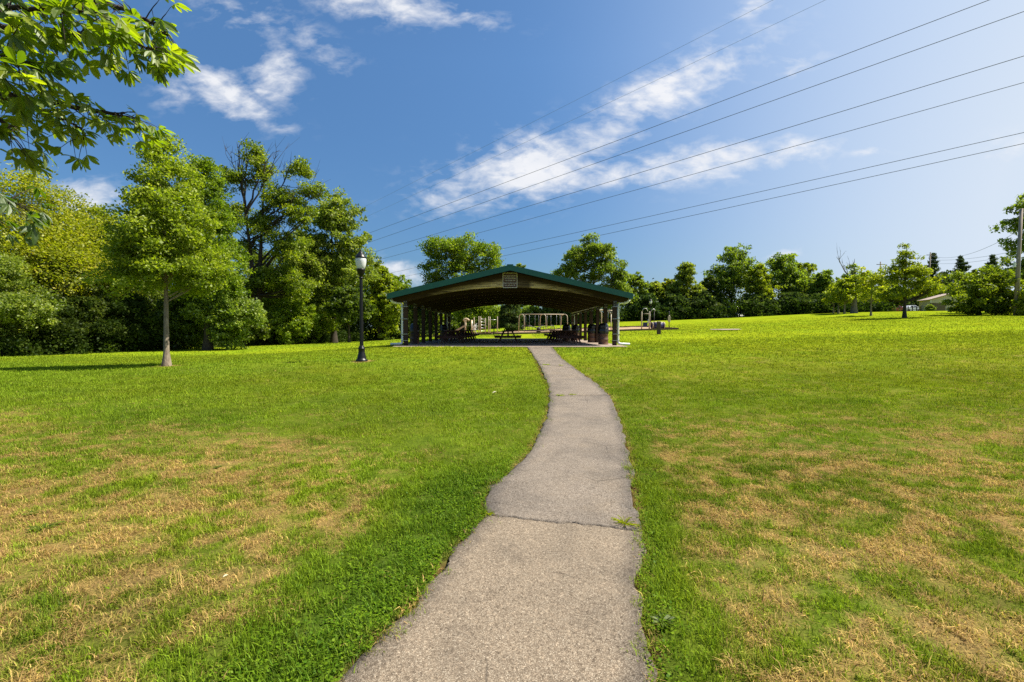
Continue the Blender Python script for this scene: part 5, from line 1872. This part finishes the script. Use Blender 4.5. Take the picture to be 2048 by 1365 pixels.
for i in range(3):
    mb = MB(); mb.box((0, .3 * i, .3 + .22 * i), (1.5 - .2 * (2 - i), .24, .04), None, .01); mb.build('seat', M['steel'], root)
mb = MB()
for x in (-.55, .55): mb.bar((x, -.1, 0), (x, .75, .75), .05, .05); mb.bar((x, .7, 0), (x, .7, .75), .05, .05, (0, 1, 0))
mb.build('frame', M['steel'], root)

# ------------------------------------------------------------------ beyond the rise on the right
f = foot(1882, 88)
root = empty('shed', f, 'cream shed with a brown gable roof half hidden by the big bush', 'shed', R(-18))
k = 88 / F
W_, D_, H_ = 5.4, 4.0, 2.15
mb = MB()
mb.add([(-W_ / 2, -D_ / 2, -.3), (W_ / 2, -D_ / 2, -.3), (W_ / 2, D_ / 2, -.3), (-W_ / 2, D_ / 2, -.3), (-W_ / 2, -D_ / 2, H_), (W_ / 2, -D_ / 2, H_), (W_ / 2, D_ / 2, H_), (-W_ / 2, D_ / 2, H_), (W_ / 2 * 0 + .9, -D_ / 2, H_ + 1.15), (.9, D_ / 2, H_ + 1.15)],
       [(0, 1, 5, 8, 4), (2, 3, 7, 9, 6), (1, 2, 6, 5), (3, 0, 4, 7), (3, 2, 1, 0)])
mb.build('wall', M['shed_wall'], root)
mb = MB()
mb.bar((-W_ / 2 - .3, 0, H_ - .02), (.9, 0, H_ + 1.22), D_ + .5, .1, (-.35, 0, 1)); mb.bar((W_ / 2 + .3, 0, H_ - .06), (.9, 0, H_ + 1.22), D_ + .5, .1, (.5, 0, 1))
mb.build('roof', M['shed_roof'], root)
mb = MB(); mb.box((-.55, -D_ / 2 - .03, 1.1), (.18, .06, 2.4)); mb.box((-W_ / 2 + .05, -D_ / 2 - .03, 1.0), (.14, .06, 2.3)); mb.build('corner_trim', M['shed_trim'], root)

f = foot(1874, 84)
mb = MB()
for i in range(17):
    x = -1.25 + i * .155
    mb.box((x, 0, .75 + random.uniform(-.02, .02)), (.145, .025, 1.55), None, .005)
mb.box((0, .03, .3), (2.6, .05, .09)); mb.box((0, .03, 1.2), (2.6, .05, .09))
o = mb.build('board_fence', M['rail_wood']); o.location = Vector(f); o.rotation_euler = (0, 0, R(-6)); tag(o, 'short weathered board fence below the shed wall', 'fence')

root = None
fx = [foot(px, 90) for px in np.linspace(1772, 1858, 11)]
root = empty('rail_fence', fx[0], 'low split rail fence along the far edge of the rise', 'fence')
for p in fx:
    q = p - fx[0]
    mb = MB(); mb.box((q[0], q[1], q[2] + .5), (.14, .14, 1.15), None, .02); mb.build('post', M['rail_wood'], root)
mb = MB()
for a, b in zip(fx[:-1], fx[1:]):
    for z in (.38, .75): mb.bar(a - fx[0] + np.array([0, 0, z + random.uniform(-.03, .03)]), b - fx[0] + np.array([0, 0, z + random.uniform(-.03, .03)]), .06, .11)
mb.build('rail', M['rail_wood'], root)


def car(px, d, mat, label, rz):
    f = foot(px, d)
    root = empty('parked_car', f, label, 'car', rz, 'cars parked beyond the rail fence')
    side = [(-2.15, .42), (-2.2, .75), (-2.0, .92), (-1.25, .98), (-.7, 1.42), (.65, 1.46), (1.35, 1.02), (2.05, .92), (2.2, .7), (2.15, .42), (1.7, .32), (-1.7, .32)]
    n = len(side)
    mb = MB()
    vs = []
    for y in (-.85, .85):
        for x, z in side: vs.append((x, y * (.82 if z > 1.2 else 1), z))
    mb.add(vs, [tuple(range(n)), tuple(range(2 * n - 1, n - 1, -1))] + [(i, n + i, n + (i + 1) % n, (i + 1) % n) for i in range(n)])
    mb.build('body', mat, root)
    mb = MB()
    for y in (-1, 1):
        for pts in ([(-.98, 1.03), (-.62, 1.36), (-.05, 1.39), (-.05, 1.03)], [(.02, 1.03), (.02, 1.39), (.6, 1.40), (1.15, 1.06)]):
            v = [(x, y * (.862 - .32 * (z - .98)), z) for x, z in pts]
            mb.add(v, [(0, 1, 2, 3)] if y > 0 else [(3, 2, 1, 0)])
    mb.build('window', M['car_glass'], root)
    for x in (-1.35, 1.35):
        for y in (-.80, .80):
            mb = MB()
            mb.tube([(x, y - .1, .33), (x, y + .1, .33)], .33, 18); mb.build('wheel', M['rubber'], root)


car(1818, 97, M['car_pale'], 'pale blue car just right of the young tree trunk, beyond the rail fence', R(12))
car(1786, 97, M['car_red'], 'red car left of the young tree trunk, beyond the rail fence', R(-8))


# ------------------------------------------------------------------ poles and wires
def pole(px0, px1, ty, d, r_, label, extra=True):
    f = foot(px0, d)
    e = at(px1, ty, d) - f
    root = empty('utility_pole', f, label, 'utility pole')
    mb = MB(); mb.tube([(0, 0, -.2), (e[0] * .5, 0, e[2] * .5), (e[0], 0, e[2])], [r_, r_ * .9, r_ * .75], 14); mb.build('shaft', M['pole_wood'], root)
    if extra:
        k = (658 - 530) / (658 - ty) if ty < 600 else .5
        z = at(2030, 530, d)[2] - f[2]
        x = e[0] * z / e[2]
        mb = MB(); mb.box((x - .42, 0, z), (.22, .22, .62), None, .04); mb.box((x - .22, 0, z + .05), (.25, .06, .06)); mb.build('meter_box', M['shed_trim'], root)
        mb = MB(); mb.tube([(x + .20, -.03, -.0), (x + .2 + e[0] * .2, -.03, e[2] * .9)], .035, 8); mb.build('conduit', M['steel'], root)
        mb = MB(); z2 = at(2030, 517, d)[2] - f[2]; mb.bar((x - .2, -.1, z2), (x + 2.4, -.1, z2 + .05), .06, .06); mb.build('bracket', M['steel'], root)
    else:
        mb = MB(); mb.box((e[0], -.16, e[2] - .6), (1.9, .10, .12)); mb.build('crossarm', M['pole_wood'], root)
    return root


pole(2029, 2043, 418, 57, .21, 'leaning grey utility pole with a white box at the right picture edge')
pole(1761, 1761, 524, 98, .14, 'thin distant utility pole left of the young pyramidal tree', False)
pole(1853, 1861, 505, 96, .14, 'brown distant utility pole behind the young pyramidal tree', False)


def wire(name, label, a, b, r_, sag, mat, group):
    a, b = at(*a), at(*b)
    t = np.linspace(0, 1, 60)[:, None]
    P = a + (b - a) * t
    P[:, 2] -= sag * 4 * (t * (1 - t))[:, 0]
    V_, F_ = tube_np(P, np.full(60, r_), 6)
    o = mesh_np(name, V_, [F_], mat, None, None, True)
    tag(o, label, 'power line', group)


PW = 'overhead power lines crossing the sky'


def line2(p, q, x):
    return p[1] + (q[1] - p[1]) * (x - p[0]) / (q[0] - p[0])


for lab, p, q, mt, r_ in [('faint thin wire, highest of all where it meets the left woods', (720, 415), (1540, 0), 'wire_thin', .020),
                          ('faint thin wire running just below the highest one', (730, 432), (1645, 0), 'wire_thin', .020),
                          ('dark cable, uppermost of the six thick ones', (725, 468), (1975, 0), 'wire', .040),
                          ('dark cable, second from the top of the six thick ones', (740, 481), (2048, 22), 'wire', .040),
                          ('dark cable, third from the top, crossing below the big cloud', (745, 502), (2048, 111), 'wire', .040),
                          ('dark cable, fourth from the top of the six thick ones', (760, 516), (2048, 164), 'wire', .036),
                          ('dark cable, upper of the lowest close pair', (795, 540), (2048, 264), 'wire', .036),
                          ('dark cable, lowest of all, under its close twin', (805, 551), (2048, 286), 'wire', .036)]:
    x0, x1 = p[0] - 160, max(q[0], 2048) + 260
    wire('power_line', lab, (x0, line2(p, q, x0) + 2, 175), (x1, line2(p, q, x1), 52), r_, .35, M[mt], PW)
for i, (y0, y1, dy) in enumerate([(512, 478, 9), (520, 500, 4), (527, 508, 4)]):
    wire('service_wire', ['sagging service wire, upper of three behind the big bush', 'service wire in the middle of three behind the big bush', 'lowest service wire of three behind the big bush'][i],
         (1861, y0, 96), (2043, y1 - (0 if i else 20), 57), .022, (1.6, .5, .5)[i], M['wire_thin'], 'service wires between the utility poles')


# ------------------------------------------------------------------ small plants and litter in the near turf
def rosette(px, py, label, n, L, W, seed, upright=.35, mt='leaf_dark'):
    rng = np.random.default_rng(seed)
    g = ground_px(px, py)
    V, Fc = [], []
    for k in range(n):
        a = 2 * math.pi * k / n + rng.uniform(-.3, .3)
        l = L * rng.uniform(.6, 1.1)
        rise = rng.uniform(.15, .75) * upright * 2
        d = np.array([math.cos(a), math.sin(a), rise]); d /= np.linalg.norm(d)
        s = np.array([-math.sin(a), math.cos(a), 0])
        b = len(V)
        for t, w in ((0, .15), (.25, .7), (.5, 1.0), (.75, .8), (.92, .4)):
            c = d * l * t - np.array([0, 0, 1]) * l * .5 * t * t * rise + np.array([0, 0, .012])
            V += [tuple(c + s * W / 2 * w + np.array([0, 0, .006])), tuple(c), tuple(c - s * W / 2 * w + np.array([0, 0, .006]))]
        V.append(tuple(d * l - np.array([0, 0, 1]) * l * .5 * rise + np.array([0, 0, .012])))
        for i in range(4):
            q = b + i * 3
            Fc += [(q, q + 1, q + 4, q + 3), (q + 1, q + 2, q + 5, q + 4)]
        Fc += [(b + 12, b + 13, b + 15), (b + 13, b + 14, b + 15)]
    me = bpy.data.meshes.new('weed'); me.from_pydata(V, [], Fc)
    at_ = me.attributes.new('tint', 'FLOAT', 'FACE'); at_.data.foreach_set('value', rng.uniform(.25, .7, len(Fc)).astype(np.float32))
    me.update(); me.materials.append(M[mt])
    o = bpy.data.objects.new('weed', me); link(o); o.location = Vector(g)
    tag(o, label, 'weed')


rosette(1325, 1250, 'broad leaved weed rosette against the right edge of the path', 24, .085, .020, 801, .4)
rosette(85, 1060, 'dark weed with a few long leaves in the dry grass at the left edge', 6, .13, .034, 802, .3)
rosette(63, 1033, 'single dark leaf upright in the dry grass above the left weed', 3, .08, .04, 803, .8)
rosette(435, 938, 'small blue green weed in the dry patch left of the path', 7, .06, .03, 804, .3)
rosette(1250, 1052, 'pale grass tuft growing from the right end of the near path joint', 26, .13, .006, 805, .5, 'leaf_yellow')
rosette(975, 1032, 'pale grass tuft at the left end of the near path joint', 16, .08, .005, 806, .4, 'leaf_yellow')
rosette(1120, 793, 'grass tuft in the left half of the second path joint', 22, .12, .008, 807, .4, 'leaf_yellow')
rosette(1145, 791, 'flat grass tuft in the middle of the second path joint', 18, .12, .008, 808, .25, 'leaf_yellow')
rosette(1093, 731, 'grass tuft in the far path joint nearest the pavilion', 20, .16, .012, 809, .3, 'leaf_yellow')
rosette(1122, 732, 'grass tuft at the right end of the far path joint', 14, .12, .012, 810, .3, 'leaf_yellow')


def fallen(px, py, label, s, rz):
    g = ground_px(px, py)
    mb = MB()
    pts = [(0, 0), (.3, .25), (.65, .28), (1, 0), (.65, -.28), (.3, -.25)]
    mb.add([(x * s, y * s, .03 + .15 * s * abs(y) * 4 + .06 * s * x) for x, y in pts], [(0, 1, 2, 3), (3, 4, 5, 0)])
    o = mb.build('fallen_leaf', M['leaf_scrap']); o.location = Vector(g); o.rotation_euler = (R(8), R(-10), rz); tag(o, label, 'leaf')


fallen(985, 789, 'curled pale leaf on the green lawn left of the path', .11, .3)
fallen(447, 1163, 'small pale leaf on the dry grass at the lower left', .032, .6)

# ------------------------------------------------------------------ sky, sun, camera
SUN = Vector((.68, .07, 1.0)).normalized()
EL_, AZ_ = math.asin(SUN.z), math.atan2(SUN.x, SUN.y)
w = bpy.data.worlds.new('World'); scene.world = w
w.use_nodes = True
nt = w.node_tree
for n in list(nt.nodes): nt.nodes.remove(n)
out = nt.nodes.new('ShaderNodeOutputWorld')
bg = nt.nodes.new('ShaderNodeBackground')
sky = nt.nodes.new('ShaderNodeTexSky'); sky.sky_type = 'NISHITA'; sky.sun_disc = False
sky.sun_elevation = EL_; sky.sun_rotation = AZ_
sky.altitude = 100; sky.air_density = 1.0; sky.dust_density = 1.7; sky.ozone_density = 3.0
tc = nt.nodes.new('ShaderNodeTexCoord')
sx = nt.nodes.new('ShaderNodeSeparateXYZ'); nt.links.new(tc.outputs['Generated'], sx.inputs[0])
yy = math_(nt, 'MAXIMUM', sx.outputs['Y'], .02)
U = math_(nt, 'DIVIDE', sx.outputs['X'], yy)
Wv = math_(nt, 'DIVIDE', sx.outputs['Z'], yy)
front = math_(nt, 'GREATER_THAN', sx.outputs['Y'], .03)
cmb = nt.nodes.new('ShaderNodeCombineXYZ'); nt.links.new(U, cmb.inputs[0]); nt.links.new(Wv, cmb.inputs[1])


def uw(px, py):
    p = at(px, py, 1.0)
    return p[0], p[2] - EYE


# cloud fields: centre px, half length px, half width px, tilt (deg, rising to the right), strength
CL = [(1065, 335, 190, 62, 14, 1.0), (1190, 290, 120, 50, 30, .9), (1330, 185, 210, 48, 27, .80), (1440, 125, 70, 30, 20, .75), (1420, 325, 230, 36, 7, .95), (1250, 345, 110, 30, 5, .75),
      (450, 185, 110, 38, -33, .85), (548, 150, 60, 55, 30, .75), (790, 8, 150, 36, -6, .9), (490, 28, 110, 45, -15, .45), (930, 38, 90, 28, -8, .55), (1515, 14, 45, 20, 20, .7),
      (175, 398, 70, 34, 0, 1.0), (795, 545, 70, 24, -12, .95), (1572, 508, 34, 10, 8, .8), (350, 185, 45, 35, 10, .5), (640, 95, 120, 40, -35, .36), (1735, 303, 40, 10, 8, .55), (2020, 310, 60, 40, 10, .45),
      (920, 390, 110, 40, 10, .6), (560, 255, 50, 18, -10, .4), (1590, 135, 80, 28, 8, .5)]
tot = None
for (px, py, a, b, tl, st) in CL:
    u0, w0 = uw(px, py)
    c, s = math.cos(R(tl)), math.sin(R(tl))
    du = math_(nt, 'SUBTRACT', U, u0); dw = math_(nt, 'SUBTRACT', Wv, w0)
    p = math_(nt, 'ADD', math_(nt, 'MULTIPLY', du, c / (a / F)), math_(nt, 'MULTIPLY', dw, s / (a / F)))
    q = math_(nt, 'ADD', math_(nt, 'MULTIPLY', du, -s / (b / F)), math_(nt, 'MULTIPLY', dw, c / (b / F)))
    r2 = math_(nt, 'ADD', math_(nt, 'MULTIPLY', p, p), math_(nt, 'MULTIPLY', q, q))
    g = math_(nt, 'MULTIPLY', math_(nt, 'EXPONENT', math_(nt, 'MULTIPLY', r2, -.9)), st)
    tot = g if tot is None else math_(nt, 'MAXIMUM', tot, g)
mp = nt.nodes.new('ShaderNodeMapping'); mp.inputs['Rotation'].default_value = (0, 0, R(-18)); mp.inputs['Scale'].default_value = (1.0, 1.9, 1)
nt.links.new(cmb.outputs[0], mp.inputs['Vector'])
n1 = noise(nt, mp.outputs['Vector'], 5.5, 9, .62, .5)
n2 = noise(nt, mp.outputs['Vector'], 19, 6, .57, .3)
nn = math_(nt, 'ADD', math_(nt, 'MULTIPLY', n1, .52), math_(nt, 'MULTIPLY', n2, .48))
dens = math_(nt, 'ADD', math_(nt, 'MULTIPLY', tot, .74), math_(nt, 'MULTIPLY_ADD', nn, 2.5, -1.27))
cov = ramp(nt, dens, [(.13, (0, 0, 0)), (.34, (.26, .26, .26)), (.76, (.92, .92, .92))])
cov = math_(nt, 'MULTIPLY', math_(nt, 'MULTIPLY', cov, front), math_(nt, 'MULTIPLY', tot, 2.2, None, True))
hsv = nt.nodes.new('ShaderNodeHueSaturation'); hsv.inputs['Saturation'].default_value = 1.12; hsv.inputs['Value'].default_value = 1.0
nt.links.new(sky.outputs[0], hsv.inputs['Color'])
cloud = mixc(nt, ramp(nt, n1, [(.3, (0, 0, 0)), (.7, (1, 1, 1))]), (4.5, 4.7, 5.1), (5.5, 5.5, 5.6))
low = ramp(nt, sx.outputs['Z'], [(0.0, (.56, .60, .66)), (.18, (.70, .73, .78)), (.5, (1, 1, 1))])
glow = math_(nt, 'POWER', math_(nt, 'DIVIDE', math_(nt, 'MAXIMUM', sx.outputs['X'], 0.0), .74), 2.0, None, True)
glow = math_(nt, 'MINIMUM', glow, .92)
base = mixc(nt, 1.0, mixc(nt, 1.0, hsv.outputs['Color'], low, 'MULTIPLY'), (.66, .83, .90), 'MULTIPLY')
base = mixc(nt, glow, base, (4.05, 4.55, 5.2))
final = mixc(nt, cov, base, cloud)
nt.links.new(final, bg.inputs['Color'])
bg.inputs['Strength'].default_value = .08
nt.links.new(bg.outputs[0], out.inputs['Surface'])

sl = bpy.data.lights.new('sun', 'SUN')
sl.energy = 4.6; sl.angle = R(.53); sl.color = (1.0, .93, .80)
so = bpy.data.objects.new('sun', sl); link(so)
so.rotation_euler = (-SUN).to_track_quat('-Z', 'Y').to_euler()
so.location = (30, 10, 60)

cd = bpy.data.cameras.new('camera')
cd.sensor_width = 36; cd.sensor_fit = 'HORIZONTAL'; cd.lens = F / 2048 * 36
cd.clip_start = .05; cd.clip_end = 6000
co = bpy.data.objects.new('camera', cd); link(co)
co.location = (0, 0, EYE); co.rotation_euler = (R(90) - PITCH, 0, 0)
scene.camera = co

scene.view_settings.view_transform = 'Standard'
scene.view_settings.look = 'None'
scene.view_settings.exposure = 1.15
scene.view_settings.gamma = 1
scene.cycles.max_bounces = 7
scene.cycles.diffuse_bounces = 3
scene.cycles.transmission_bounces = 5
scene.cycles.use_denoising = False
scene.cycles.sample_clamp_indirect = .5
scene.cycles.caustics_reflective = False
scene.cycles.caustics_refractive = False
scene.cycles.use_adaptive_sampling = False
